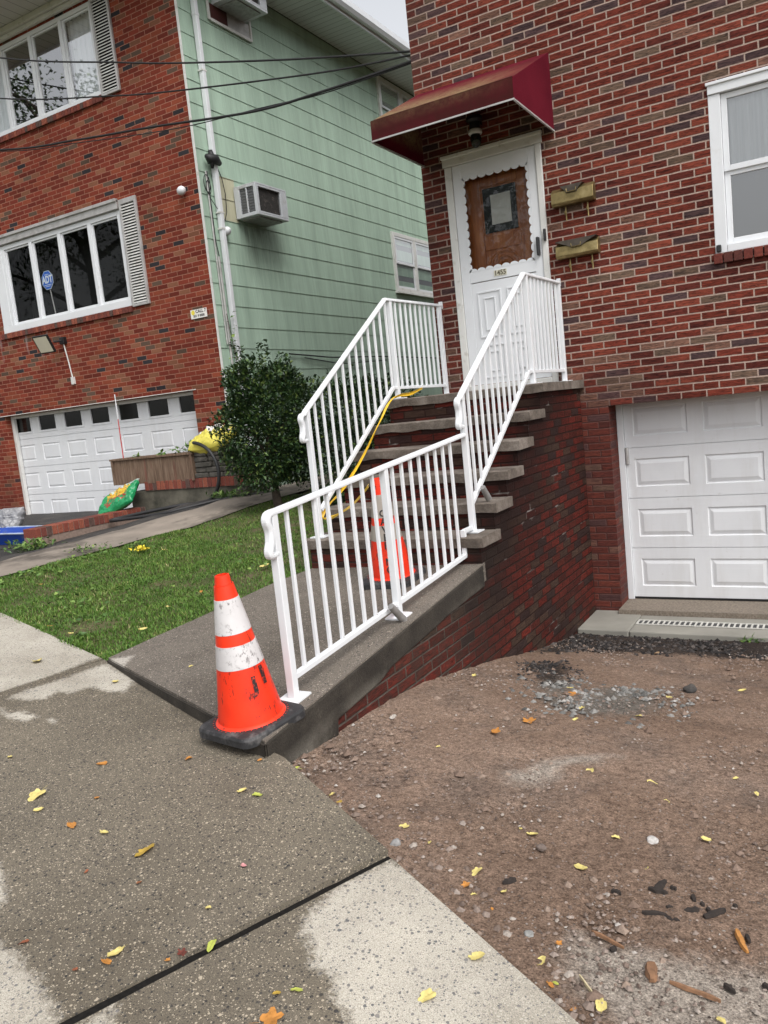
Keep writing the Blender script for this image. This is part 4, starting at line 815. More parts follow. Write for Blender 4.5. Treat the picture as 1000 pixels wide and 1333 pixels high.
m = MB(); m.add([(-8.0+.034*math.cos(a), 8.8835, 1.672+.034*math.sin(a)) for a in [6.283*i/18 for i in range(18)]], [tuple(range(18))]); m.build('yellow_mark', simple('plate_yellow', (.75, .62, .06), .5, .05), pl)
m = MB(); text_mb(m, 'CALL 7', .062, lambda u, v: (-7.855+u, 8.8835, 1.680+v), .002); text_mb(m, '551 9 0000', .046, lambda u, v: (-7.895+u, 8.8835, 1.620+v), .002); m.build('plate_text', M['letter_plain'], pl)
def side_window(y0, y1, z0, z1, cur):
    f = MB(); xo = XL+.055; f.box(XL+.002, xo, y0, y0+.07, z0, z1); f.box(XL+.002, xo, y1-.07, y1, z0, z1); f.box(XL+.002, xo, y0+.07, y1-.07, z1-.075, z1); f.box(XL+.002, xo, y0+.07, y1-.07, z0, z0+.09); ym = (y0+y1)/2; f.box(XL+.002, xo-.002, ym-.055, ym+.055, z0+.09, z1-.075); f.box(XL+.002, xo+.03, y0-.02, y1+.02, z0-.02, z0+.02)
    o = f.build('window', M['white_old'], nh, bevel=.004); zm = (z0+z1)/2
    for a, b in ((y0+.07, ym-.055), (ym+.055, y1-.07)):
        for q, (c_, d) in enumerate(((zm-.02, z1-.076), (z0+.091, zm+.02))):
            sash(a, b, c_, d, XL+(.048 if q == 0 else .034), .042, o, swap=True, mat='white', gl='glass_dim')
    m = MB(); m.quad((XL+.006,y0+.07,z0+.09), (XL+.006,y1-.07,z0+.09), (XL+.006,y1-.07,z1-.07), (XL+.006,y0+.07,z1-.07)); m.build('blind', M[cur], o)
side_window(14.34, 16.17, 2.30, 3.46, 'curtain_grey'); side_window(14.37, 16.2, 5.28, 6.37, 'curtain_grey')
def aircon(y0, y1, x1, z0, z1, label):
    t = thing('air_conditioner', label, 'air conditioner', (XL+.02, (y0+y1)/2, z0), 'window air conditioners on the green wall')
    x0 = XL+.024; m = MB(); w_ = .035
    m.box(x0, x1-.05, y0+.03, y1-.03, z0+.03, z1-.03)                       # core
    for y in (y0, y1-.03): m.box(x0, x0+.10, y, y+.03, z0, z1); m.box(x1-w_*1.4, x1, y, y+.03, z0, z1); m.box(x0+.10, x1-w_*1.4, y, y+.03, z0, z0+.05); m.box(x0+.10, x1-w_*1.4, y, y+.03, z1-.05, z1); m.box((x0+x1)/2+.012, (x0+x1)/2+.030, y, y+.03, z0+.05, z1-.05)
    m.box(x0, x1, y0+.03, y1-.03, z1-.03, z1); m.box(x0, x1, y0+.03, y1-.03, z0, z0+.03)
    m.box(x1-.03, x1, y0+.03, y0+.06, z0+.03, z1-.03); m.box(x1-.03, x1, y1-.16, y1-.03, z0+.03, z1-.03); m.box(x1-.03, x1, y0+.06, y1-.16, z0+.03, z0+.055); m.box(x1-.012, x1, y0+.06, y1-.16, z1-.06, z1-.03)
    m.build('casing', simple('ac_casing', (.50, .52, .54), .5, .06, 6, dirt=((.32,.31,.29), 6, .55, .75)), t, bevel=.006)
    g_ = MB()
    for y in (y0+.026,): g_.box(x0+.102, x1-w_*1.4-.002, y, y+.004, z0+.052, z1-.052)
    n = 9
    for i in range(n): z = z0+.07+i*(z1-z0-.14)/(n-1); g_.box(x0+.102, x1-w_*1.4-.002, y0+.016, y0+.026, z-.006, z+.006)
    g_.build('side_grille', simple('grille_grey', (.13, .135, .14), .6, .1), t)
    c_ = MB(); c_.box(x1-.048, x1-.040, y0+.062, y1-.162, z0+.057, z1-.062); n = 30
    for i in range(n): y = y0+.07+i*(y1-y0-.24)/n; c_.box(x1-.040, x1-.034, y, y+.006, z0+.06, z1-.065)
    c_.build('coil', simple('coil', (.035, .032, .030), .6, .4, 30, dirt=((.16,.14,.12), 20, .55, .7)), t)
    u = MB(); u.box(x0+.04, x1-.06, y0+.10, y1-.10, z0-.022, z0-.001); u.build('base_pan', M['galv'], t); return t
aircon(9.62, 10.36, -7.19, 2.985, 3.435, 'lower grey window air conditioner jutting from the green wall, above the shrub')
t2 = aircon(9.64, 10.38, -7.16, 5.93, 6.395, 'upper air conditioner partly out of frame, high under the white soffit')
m = MB(); m.box(XL+.022, XL+.05, 9.52, 9.56, 5.70, 6.41); m.box(XL+.022, XL+.05, 10.46, 10.50, 5.70, 6.41); m.box(XL+.022, XL+.05, 9.56, 10.46, 5.69, 5.73); wf = m.build('window', M['white_old'], nh, bevel=.004)
m = MB(); m.box(XL+.024, XL+.035, 9.56, 9.95, 5.73, 5.935); m.build('red_filler_panel', simple('dark_red_panel', (.07, .018, .016), .7, .2), wf); m = MB(); m.box(XL+.024, XL+.035, 9.955, 10.46, 5.73, 5.935); m.build('grey_filler_panel', M['alum'], wf)
# cable splice, loops and wires
m = MB(); m.tube([(XL+.10, 9.02, 3.74), (XL+.11, 9.10, 3.70), (XL+.11, 9.20, 3.72), (XL+.10, 9.30, 3.68)], [.03, .075, .07, .035], 8); m.tube([(XL+.12,9.1,3.82), (XL+.12,9.12,3.72), (XL+.12,9.1,3.58)], [.03,.05,.02], 8); spl = m.build('cable_splice', M['cable'], nh, smooth=True)
m = MB()
for rr, cc, zz in ((.09, 9.03, 3.38), (.07, 9.05, 3.33)): m.tube([(XL+.05, cc+rr*.7*math.cos(a), zz+rr*math.sin(a)*1.3) for a in [6.283*i/20 for i in range(21)]], .006, 5, False)
m.tube([(XL+.07,9.24,3.68), (XL+.05,9.36,3.52), (XL+.05,9.40,3.3), (XL+.05,9.38,3.05), (XL+.05,9.32,2.92), (XL+.05,9.25,3.0), (XL+.05,9.05,3.2)], .006, 5); m.tube([(XL+.05,9.06,3.55), (XL+.05,9.06,2.6), (XL+.04,9.12,2.3)], .007, 5); m.build('loose_cable', M['cable'], spl)
m = MB(); m.tube([(XL+.035,9.05,3.55), (XL+.035,9.05,1.18)], .012, 6); m.tube([(XL+.035,9.10,2.4), (XL+.035,9.10,.9)], .018, 6); m.build('conduit', M['alum'], nh)
m = MB(); m.tube([(XL+.04,10.5,1.06), (XL+.05,11.7,1.01), (XL+.04,13.5,1.04), (XL+.04,16,1.02)], .012, 6); m.tube([(XL+.05,10.9,1.0), (XL+.05,12,.90), (XL+.05,13.6,.97)], .008, 6); m.build('wall_cable', M['cable'], nh)
WL = [([(-10.192,8.05,5.502), (-7.91,7.958,4.742), (-6.861,7.908,4.41), (-5.144,7.816,3.917), (-3.612,7.72,3.512)], .011, 'highest black utility wire crossing in front of the upper window'),
 ([(-10.326,8.05,4.992), (-8.132,7.964,4.396), (-6.917,7.908,4.108), (-4.755,7.791,3.662), (-3.612,7.72,3.484)], .010, 'middle black utility wire crossing at the bottom of the upper shutter'),
 ([(-10.5,8.05,4.329), (-8.834,7.988,4.036), (-7.381,7.927,3.814), (-5.766,7.847,3.545), (-4.781,7.791,3.474), (-3.612,7.72,3.428)], .014, 'lowest and thickest black utility wire between the two houses'),
 ([(-10.505,8.05,4.309), (-8.843,7.988,3.998), (-6.994,7.908,3.691), (-5.535,7.835,3.539), (-4.784,7.791,3.451), (-3.612,7.72,3.413)], .006, 'thin black wire hanging just under the thickest utility wire')]
for pts, r_, lb in WL:
    a, b = Vector(pts[0]), Vector(pts[1]); d = (a-b)/abs(a.x-b.x); far = [a + Vector((-8, d.y*8, d.z*8+.9)), a + Vector((-4, d.y*4, d.z*4+.3))]
    P = [Vector(p) for p in far+[Vector(q) for q in pts]]; Q = []
    for i in range(len(P)-1):                     # Catmull-Rom
        p0, p1, p2, p3 = P[max(i-1,0)], P[i], P[i+1], P[min(i+2,len(P)-1)]
        for s_ in range(8): t = s_/8; Q.append(.5*((2*p1)+(p2-p0)*t+(2*p0-5*p1+4*p2-p3)*t*t+(3*p1-3*p2+p3-p0)*t**3) if False else .5*((p1*2)+(p2-p0)*t+(p0*2-p1*5+p2*4-p3)*t*t+(p1*3-p0-p2*3+p3)*t**3))
    Q.append(P[-1]); m = MB(); m.tube(Q, r_, 6); tag(m.build('utility_wire', M['cable'], loc=pts[-1], smooth=True), lb, 'wire', 'utility wires between the houses')
# ---------------------------------------------------------------- low walls and things in the neighbour's yard
lwall = thing('low_brick_curb', 'low curb of upright bricks running along the neighbour\'s black driveway strip', 'curb', (-8.88, 7.3, -1.2))
m = MB(); rowlock(m, 6.36, 8.19, -9.0, -8.755, -1.10, -.985, .085, .011, axis=1); m.build('upright_bricks', M['brick_unit'], lwall, bevel=.005); m = MB(); m.box(-8.992, -8.765, 6.37, 8.2, -1.4, -.992); m.box(-8.99,-8.77,6.36,6.37,-1.4,-1.1); m.build('core', M['mortar'], lwall)
cw = thing('planter_wall', 'stained concrete base wall capped with red bricks under the wooden planter', 'wall', (-8, 8.4, -1))
m = MB(); m.box(-9.05, -6.88, 8.225, 8.75, -1.5, -.765); m.build('concrete_base', M['wallconc'], cw, bevel=.015)
m = MB(); rowlock(m, -8.72, -6.90, 8.20, 8.74, -.758, -.632, .078, .011); rowlock(m, -9.35, -8.98, 8.19, 8.5, -1.24, -1.06, .082, .011); m.build('brick_cap', M['brick_unit'], cw, bevel=.005); m = MB(); m.box(-8.715, -6.905, 8.21, 8.73, -.764, -.640); m.box(-9.33, -9.0, 8.2, 8.6, -1.5, -1.06); m.build('mortar_bed', M['mortar'], cw)
m = MB()
for r_ in range(5):
    x = -7.70 - .05*random.random(); z = -.63+r_*.073
    while x < -6.98:
        w_ = random.uniform(.16, .36); m.box(x, min(x+w_, -6.96), 8.22+random.uniform(-.02, .02), 8.66, z, z+.066); x += w_+.012
m.box(-7.66, -7.0, 8.26, 8.66, -.63, -.27); tag(m.build('stone_stack', M['slate'], loc=(-7.3, 8.4, -.63), bevel=.012), 'stack of flat grey stones under the yellow bag, beside the wooden planter', 'stones')
pl = thing('wooden_planter', 'long weathered wooden planter box with green seedlings in front of the garage', 'planter', (-8.5, 8.4, -.63))
m = MB(); n = 19; x0, x1 = -9.32, -7.735
for i in range(n): a, b = x0+i*(x1-x0)/n, x0+(i+1)*(x1-x0)/n; m.box(a+.0015, b-.0015, 8.20+random.uniform(0, .004), 8.225, -.655, -.30)
m.box(x0, x0+.02, 8.227, 8.62, -.655, -.30); m.box(x1-.02, x1, 8.227, 8.62, -.655, -.30); m.box(x0, x1, 8.60, 8.62, -.655, -.30)
m.build('boards', M['planter'], pl)
m = MB(); m.box(x0-.02, x1+.02, 8.175, 8.24, -.30, -.272); m.box(x0-.02, x1+.02, 8.58, 8.64, -.30, -.272); m.box(x0-.02, x0+.04, 8.24, 8.58, -.30, -.272); m.box(x1-.04, x1+.02, 8.24, 8.58, -.30, -.272); m.box(x0, x0+.04, 8.178, 8.2, -.655, -.30); m.box(x1-.04, x1, 8.178, 8.2, -.655, -.30); m.build('rim', M['planter'], pl, bevel=.004)
m = MB(); m.box(x0+.02, x1-.02, 8.225, 8.6, -.64, -.33); m.build('soil', M['soil'], pl)
def leafset(pts, L, w, droop=.2, up=None, fold=.15):
    """pts: list of (pos, dir); returns verts, faces, rnd - one diamond leaf of four triangles each"""
    V = []; F = []; Rn = []
    for p, d in pts:
        p = Vector(p); d = Vector(d).normalized(); s = d.cross(Vector((random.uniform(-.5,.5), random.uniform(-.5,.5), 1))).normalized(); nn = s.cross(d).normalized()
        l = L*random.uniform(.65, 1.3); ww = w*random.uniform(.7, 1.25); n = len(V); r = random.random()
        V += [tuple(p), tuple(p+d*l*.45+s*ww*.5+nn*fold*ww), tuple(p+d*l-nn*droop*l), tuple(p+d*l*.45-s*ww*.5+nn*fold*ww), tuple(p+d*l*.5)]
        F += [(n,n+1,n+4), (n+1,n+2,n+4), (n+2,n+3,n+4), (n+3,n,n+4)]; Rn += [r]*5
    return V, F, Rn
def leaves_obj(name, pts, L, w, mat, parent=None, loc=None, **kw):
    V, F, Rn = leafset(pts, L, w, **kw); m = MB(); m.add(V, F); o = m.build(name, mat, parent, loc=loc, fix=False); attr(o, 'rnd', Rn); return o
def rdir(zmin=-.3): 
    while True:
        v = Vector((random.uniform(-1,1), random.uniform(-1,1), random.uniform(zmin,1)))
        if .1 < v.length < 1: return v.normalized()
pts = []
for cx_, cy_, n, s in ((-8.02, 8.35, 26, .10), (-7.88, 8.38, 30, .11), (-8.45, 8.33, 14, .06), (-8.9, 8.34, 8, .04)):
    for i in range(n): pts.append(((cx_+random.gauss(0, s), cy_+random.gauss(0, .04), -.31+random.random()*s*1.3), rdir(0)))
leaves_obj('seedlings', pts, .085, .05, M['weed'], pl)
def bag(name, label, c, ax, ay, an, mats, paint, cat='bag'):
    m = MB(); nu, nv = 56, 46; V = []; c, ax, ay, an = map(Vector, (c, ax, ay, an)); F = []; mi = []
    for sgn in (1, -1):
        n0 = len(V)
        for j in range(nv+1):
            for i in range(nu+1):
                u, v = i/nu*2-1, j/nv*2-1; e = max(0, (1-u**4)*(1-v**4))**.5
                q = (u*2.2, v*2.2, sgn+3*len(name)); wv = .34*noise.noise((u*2.5, v*2.5, sgn*4+len(label))) + .26*abs(noise.noise((u*5, v*5, sgn))) + .12*noise.noise((u*11, v*11, sgn)); edge = 1+.10*noise.noise((u*2, v*4, 7))
                V.append(c + ax*u*edge + ay*v*edge + an*(sgn*e*(.75+wv) + .35*noise.noise((u*1.5, v*1.5, len(label)))))
        for j in range(nv):
            for i in range(nu): F.append((n0+j*(nu+1)+i, n0+j*(nu+1)+i+1, n0+(j+1)*(nu+1)+i+1, n0+(j+1)*(nu+1)+i)); uq, vq = (i+.5)/nu*2-1, (j+.5)/nv*2-1; mi.append(paint(uq+.22*noise.noise((uq*4, vq*4, 3))+.12*noise.noise((uq*13, vq*13, 8)), vq+.22*noise.noise((uq*4, vq*4, 9))+.12*noise.noise((uq*13, vq*13, 5)), sgn))
    m.add(V, F); m.m = mi; o = m.build(name, mats, loc=c, smooth=True); return tag(o, label, cat)
def plast(n, c): return simple(n, c, .33, .12, 7, bump=.002)
YB = [plast('bag_yellow', (.66, .58, .10)), plast('bag_white', (.70, .68, .66)), plast('bag_mauve', (.38, .30, .32))]
bag('soil_bag', 'crumpled yellow and white bag lying on the stacked grey stones', (-7.42, 8.32, -.125), (.30, .02, .02), (.02, .16, .10), (.0, -.06, .13), YB, lambda u, v, s: 1 if (v > .12 and u < .45) else (2 if abs(v-.3) < .06 and u > 0 else 0))
GB = [plast('bag_green', (.012, .24, .085)), plast('bag_gold', (.55, .36, .04)), plast('bag_red', (.28, .05, .03)), plast('bag_pale', (.38, .46, .42))]
bag('potting_bag', 'green plastic bag with a yellow picture slumped over the low brick curb', (-8.98, 7.93, -.84), (.29, .08, .11), (-.04, .14, .14), (.03, -.07, .075), GB, lambda u, v, s: 3 if v > .80 else (0 if abs(u) > .58 or v < -.48 else (1 if v > -.08 and noise.noise((u*9, v*9, 2)) > -.22 else (2 if noise.noise((u*7, v*7, 12)) > -.1 else 0))))
bag('grey_bag', 'small grey sack at the left edge, behind the blue tray', (-10.35, 7.1, -1.0), (.22, .05, 0), (0, .1, .2), (0, -.12, .04), [plast('sack_grey', (.22,.22,.23))], lambda u, v, s: 0)
m = MB(); o_ = [(-10.75, 6.42), (-8.93, 6.42), (-8.93, 6.98), (-10.75, 6.98)]
zt_, zb_ = -1.045, -1.215; ib = [(-10.6, 6.50), (-9.05, 6.50), (-9.05, 6.90), (-10.6, 6.90)]
V = [(x,y,zt_) for x,y in o_]+[(x,y,zb_) for x,y in ib]; V += [(x+(.02 if x < -10 else -.02), y+(.02 if y < 6.7 else -.02), zt_) for x,y in o_]+[(x,y,zb_+.015) for x,y in ib]
m.add(V, [(i,(i+1)%4,4+(i+1)%4,4+i) for i in range(4)]+[(8+i,8+(i+1)%4,12+(i+1)%4,12+i) for i in range(4)]+[(4,5,6,7),(12,13,14,15)]+[(i,(i+1)%4,8+(i+1)%4,8+i) for i in range(4)])
tr = tag(m.build('plastic_tray', M['blue'], loc=(-9.8, 6.7, -1.2)), 'blue plastic tray on the driveway beside the low brick curb', 'tray')
m = MB(); m.tube([(-10.77,6.41,zt_), (-8.92,6.41,zt_), (-8.92,6.99,zt_), (-10.77,6.99,zt_), (-10.77,6.41,zt_)], .013, 6); m.build('rim', simple('tray_rim', (.34,.40,.50), .5, .2), tr)
H = [(-7.70,8.30,-.20), (-7.64,8.16,-.145), (-7.455,8.12,-.19), (-7.30,8.10,-.303), (-7.214,8.1,-.513), (-7.252,8.1,-.737), (-7.388,8.1,-.90), (-7.592,8.08,-.965), (-7.761,7.954,-.955), (-8.2,7.75,-1.0), (-8.62,7.6,-1.055), (-8.68,7.48,-1.07), (-8.45,7.40,-1.055), (-7.692,7.45,-1.0), (-7.45,7.55,-.965), (-7.0,7.95,-.90), (-6.5,8.5,-.9)]
m = MB(); m.tube(smoothpath(H), .024, 8); tag(m.build('garden_hose', M['hose'], loc=(-7.6, 8, -.95), smooth=True), 'thick black hose looping from the planter down onto the asphalt strip', 'hose')
m = MB(); m.tube([(-9.22,8.34,-.60), (-9.20,8.33,.30)], .0075, 6); st = tag(m.build('marker_stake', M['redstake'], loc=(-9.22, 8.34, -.6)), 'thin red driveway marker stake with a white tip, standing before the garage door', 'stake')
m = MB(); m.tube([(-9.20,8.33,.30), (-9.19,8.325,.66)], .008, 6); m.build('white_tip', M['white'], st)
# security sign inside the window
sg = thing('security_sign', 'small blue octagonal sign on a stake behind the lower window glass', 'sign', (-11.02, 8.99, 2.1)); sgc = (-11.05, 8.985, 2.655); 
def octo(r, y): return [(sgc[0]+r*.92*math.cos(math.radians(22.5+45*i)), y, sgc[2]+r*1.02*math.sin(math.radians(22.5+45*i))) for i in range(8)]
m = MB(); m.prism(octo(.155, 8.972), (0, .006, 0)); m.build('sign_border', simple('sign_pale', (.55,.62,.70), .4, .03), sg); m = MB(); m.prism(octo(.143, 8.9695), (0, .002, 0)); m.build('sign_face', simple('sign_blue', (.010,.13,.62), .35, .08), sg)
m = MB(); text_mb(m, 'ADT', .125, lambda u, v: (sgc[0]+u*.95, 8.968, sgc[2]+.005+v*1.25), .006)
for dz_, w_ in ((-.075, .09), (-.098, .06), (.088, .05)): m.box(sgc[0]-w_, sgc[0]+w_, 8.968, 8.969, sgc[2]+dz_-.004, sgc[2]+dz_+.004)
m.build('sign_letters', simple('sign_white', (.75,.8,.85), .5, .03), sg); m = MB(); m.tube([(-11.03,8.985,2.5), (-10.98,8.985,2.05)], .009, 6); m.build('stake', M['alum'], sg)
# ---------------------------------------------------------------- shrubs, grass, weeds
def shrub(name, label, c, rx, ry, z0, z1, n, L, w, trunk=True, shoots=0):
    t = thing(name, label, 'shrub', c, None); cz = (z0+z1)/2; hz = (z1-z0)/2; pts = []; cx_, cy_ = c[0], c[1]
    def rad(d):
        f = 1+.34*noise.noise((d.x*1.8+c[0], d.y*1.8, d.z*1.8+5))+.20*noise.noise((d.x*4.5, d.y*4.5+c[0], d.z*4.5)); return f
    while len(pts) < n:
        d = Vector((random.gauss(0,1), random.gauss(0,1), random.gauss(0,1))).normalized(); f = rad(d); r = f*(1-abs(random.gauss(0, .13)) if random.random() < .8 else random.random()**.5*.9)
        flat = 1/max(abs(d.x), abs(d.y), abs(d.z))**.62
        p = Vector((cx_+d.x*rx*r*flat, cy_+d.y*ry*r*flat, cz+d.z*hz*r*flat))
        if p.z < z0-.08: continue
        if noise.noise((p.x*4.2, p.y*4.2, p.z*4.2)) < -.30: continue
        o = (d*.8+rdir(-.4)*.9+Vector((0,0,.25))); pts.append((p, o))
    for i in range(shoots):
        a = random.uniform(0, 6.28); bx, by = cx_+rx*.75*math.cos(a)*random.random()**.5, cy_+ry*.75*math.sin(a)*random.random()**.5; h = random.uniform(.12, .42); lean = Vector((random.uniform(-.15,.15), random.uniform(-.15,.15), 1))
        for q in range(int(h*60)):
            s_ = random.random(); pts.append((Vector((bx, by, z1*.97+cz*.03-.12))+lean*(s_*h+.05), rdir(-.1)))
    fo = leaves_obj('foliage', pts, L, w, M['bush'], t)
    if trunk:
        m = MB(); m.tube([(cx_,cy_,c[2]-.05), (cx_-.02,cy_,c[2]+.18), (cx_-.05,cy_+.02,z0+.25), (cx_-.02,cy_,cz)], [.06,.05,.04,.02], 9)
        for i in range(9):
            a = i*.9; d = Vector((math.cos(a)*rx*.75, math.sin(a)*ry*.75, random.uniform(.1,.9)*hz)); b = Vector((cx_-.03, cy_, z0+.05+.03*i)); m.tube([b, b+d*.5+Vector((0,0,.1)), b+d], [.022,.014,.005], 6)
        m.build('trunk', M['bark'], t, smooth=True)
    return t
shrub('shrub', 'dark green broadleaf shrub on a short trunk at the corner of the green wall', (-5.90, 7.60, -1.0), .49, .48, -.68, .66, 15000, .056, .034, True, 16)
shrub('shrub', 'lower dark shrub behind the left stair railing', (-5.15, 8.35, -1.05), .72, .62, -.98, .38, 12000, .056, .034, True, 5)
def blades(n, pat, zf, hmin, hmax, w, mat, name, dens=None):
    V = np.zeros((n*5, 3)); Fs = []; rn = np.zeros(n*5); k_ = 0
    while k_ < n:
        s_ = random.choices(range(len(pat)), [q[1] for q in pat])[0]; l0, l1, r0, r1 = pat[s_][0]; u, v = random.random(), random.random()
        a = (l0[0]+(l1[0]-l0[0])*v, l0[1]+(l1[1]-l0[1])*v); b = (r0[0]+(r1[0]-r0[0])*v, r0[1]+(r1[1]-r0[1])*v); x = a[0]+(b[0]-a[0])*u; y = a[1]+(b[1]-a[1])*u
        f = noise.noise((x*1.6, y*1.6, 4))*.6+noise.noise((x*5, y*5, 9))*.4
        if dens and random.random() > dens(x, y, f): continue
        z = zf(x, y)+.03*noise.noise((x*3, y*3, 2))-.01; h = random.uniform(hmin, hmax)*(1+.6*f); th = random.uniform(0, 6.283); le = random.uniform(.15, 1.1)*h; dx, dy = math.cos(th), math.sin(th); ww = w*random.uniform(.7, 1.3)
        px_, py_ = -dy*ww/2, dx*ww/2; i = k_*5
        V[i] = (x-px_, y-py_, z); V[i+1] = (x+px_, y+py_, z); V[i+2] = (x-px_*.8+dx*le*.4, y-py_*.8+dy*le*.4, z+h*.62); V[i+3] = (x+px_*.8+dx*le*.4, y+py_*.8+dy*le*.4, z+h*.62); V[i+4] = (x+dx*le, y+dy*le, z+h*.9)
        rn[i:i+5] = min(1, max(0, random.gauss(.42+.38*f, .2))); Fs += [(i,i+1,i+3,i+2), (i+2,i+3,i+4)]; k_ += 1
    m = MB(); m.v = V.tolist(); m.f = Fs; m.m = [0]*len(Fs); o = m.build(name, mat, fix=False); attr(o, 'rnd', rn); return stuff(o)
LP = [(((-6.90,4.05),(-6.6,6.6),(-3.96,3.25),(-3.63,5.0)), 1.0), (((-6.6,6.6),(-6.2,8.2),(-3.63,5.0),(-3.64,7.0)), .35)]
def bare(x, y, f): return max(.10, 1-max(0, 1-math.hypot((x+4.15)/.35, (y-4.9)/.7))*.9) * (.55 if f < -.25 else 1)
blades(70000, LP, gz, .014, .038, .0055, M['grass'], 'grass', bare)
def ledge(x, y): return 1
blades(1500, [(((-6.95,4.03),(-6.9,4.1),(-3.97,3.225),(-3.93,3.30)), 1)], gz, .012, .04, .006, M['grass'], 'grass')
# flat clover leaves in the lawn
pts = []
for i in range(420):
    v = random.random(); u = random.random()**1.3; x = -6.7+2.8*u; y = 3.3+(6-3.3)*v*(.4+.6*random.random())-.28*(x+4)
    if noise.noise((x*1.3, y*1.3, 30)) > .05 and y > 3.4 and (x+3.98)*.494+(y-3.25)*1.75 > .1 and x < -3.95: pts.append(((x, y, gz(x, y)+.03), (random.uniform(-1,1), random.uniform(-1,1), .25)))
co = leaves_obj('clover', pts, .045, .04, M['weed'], droop=.05); stuff(co)
def weed(label, x, y, sx, sy, n, h, L):
    pts = [((x+random.gauss(0,sx), y+random.gauss(0,sy), gz(x,y)+random.random()*h), rdir(0)) for i in range(n)]
    V, F, Rn = leafset(pts, L, L*.5); b = len(V); V.append((x, y, gz(x, y)-.01)); Rn.append(.2)
    for i in range(0, b, 5):
        p = Vector(V[i]); n_ = len(V); V += [(p.x+.002, p.y, p.z), (p.x-.002, p.y, p.z-.002)]; Rn += [.2, .2]; F.append((b, n_, i)); F.append((b, i, n_+1))
    m = MB(); m.add(V, F); o = m.build('weed', M['weed'], loc=(x, y, gz(x, y)), fix=False); attr(o, 'rnd', Rn); tag(o, label, 'weeds'); return o
weed('clump of green weeds at the near end of the low brick curb', -8.45, 6.12, .24, .11, 190, .10, .075)
weed('green weeds at the foot of the stained concrete wall, beside the hose', -7.0, 8.02, .18, .08, 120, .07, .07)
m = MB(); m.tube([(-7.47,9.1,-1), (-7.5,9.08,0), (-7.49,9.11,.8), (-7.53,9.05,1.6)], .006, 5); vine = tag(m.build('climbing_vine', M['bark'], loc=(-7.47, 9.1, -1)), 'thin climbing vine beside the foot of the white downspout', 'vine')
leaves_obj('foliage', [((-7.49+random.gauss(0,.025), 9.08+random.gauss(0,.03), -.9+2.5*(i/44)), rdir(0)) for i in range(45)], .07, .05, M['weed'], vine)
weed('little green weed on the path edge of the lawn', -6.95, 5.6, .12, .12, 60, .04, .045)
pts = [((-.72+random.gauss(0,.05), 6.90+random.gauss(0,.02), dz(-.7,6.9)+random.random()*.03), rdir(0)) for i in range(36)]
tag(leaves_obj('weed', pts, .05, .02, M['weed'], loc=(-.72, 6.9, -2.19)), 'tiny green weed against the front of the drain slab', 'weeds')
pts = [((-6.05+random.gauss(0,.045), 5.55+random.gauss(0,.03), gz(-6.05,5.55)+.03+random.random()*.02), rdir(0)) for i in range(30)]
yo = leaves_obj('flower_clump', pts, .05, .035, leafmat('yellow_petal', [(0, (.62,.48,.03)), (1, (.80,.66,.06))]), loc=(-6.05, 5.55, -1.1)); tag(yo, 'bright yellow flower clump in the grass beside the path', 'flowers')
# ---------------------------------------------------------------- street trees opposite the houses (mirrored in the windows)
def tree(label, x, y, h, cr, n):
    t = thing('street_tree', label, 'tree', (x, y, -1.5)); m = MB(); m.tube([(x,y,-1.6), (x+.1,y,1), (x,y+.1,h*.45), (x+.2,y,h*.8)], [.30,.24,.18,.06], 10); pts = []; tips = []
    for i in range(16):
        a = i*2.4; z = h*(.28+.035*i); d = Vector((math.cos(a), math.sin(a), .55))*cr*(1-.025*i); b = Vector((x, y, z)); m.tube([b, b+d*.5+Vector((0,0,.2)), b+d], [.10,.06,.015], 6); tips += [b+d*f for f in (.45, .7, .95, 1.05)]
    m.build('trunk', M['bark'], t, smooth=True)
    while len(pts) < n:
        c = random.choice(tips); pts.append((c+Vector((random.gauss(0,.65), random.gauss(0,.65), random.gauss(0,.5))), rdir(-.6)))
    leaves_obj('crown', pts, .15, .10, M['bush'], t)
tree('leafy street tree across the road from the neighbouring house', -21.5, -1.5, 13, 4.6, 13000)
tree('smaller leafy street tree across the road', -10.5, -10.5, 10, 3.4, 9000)
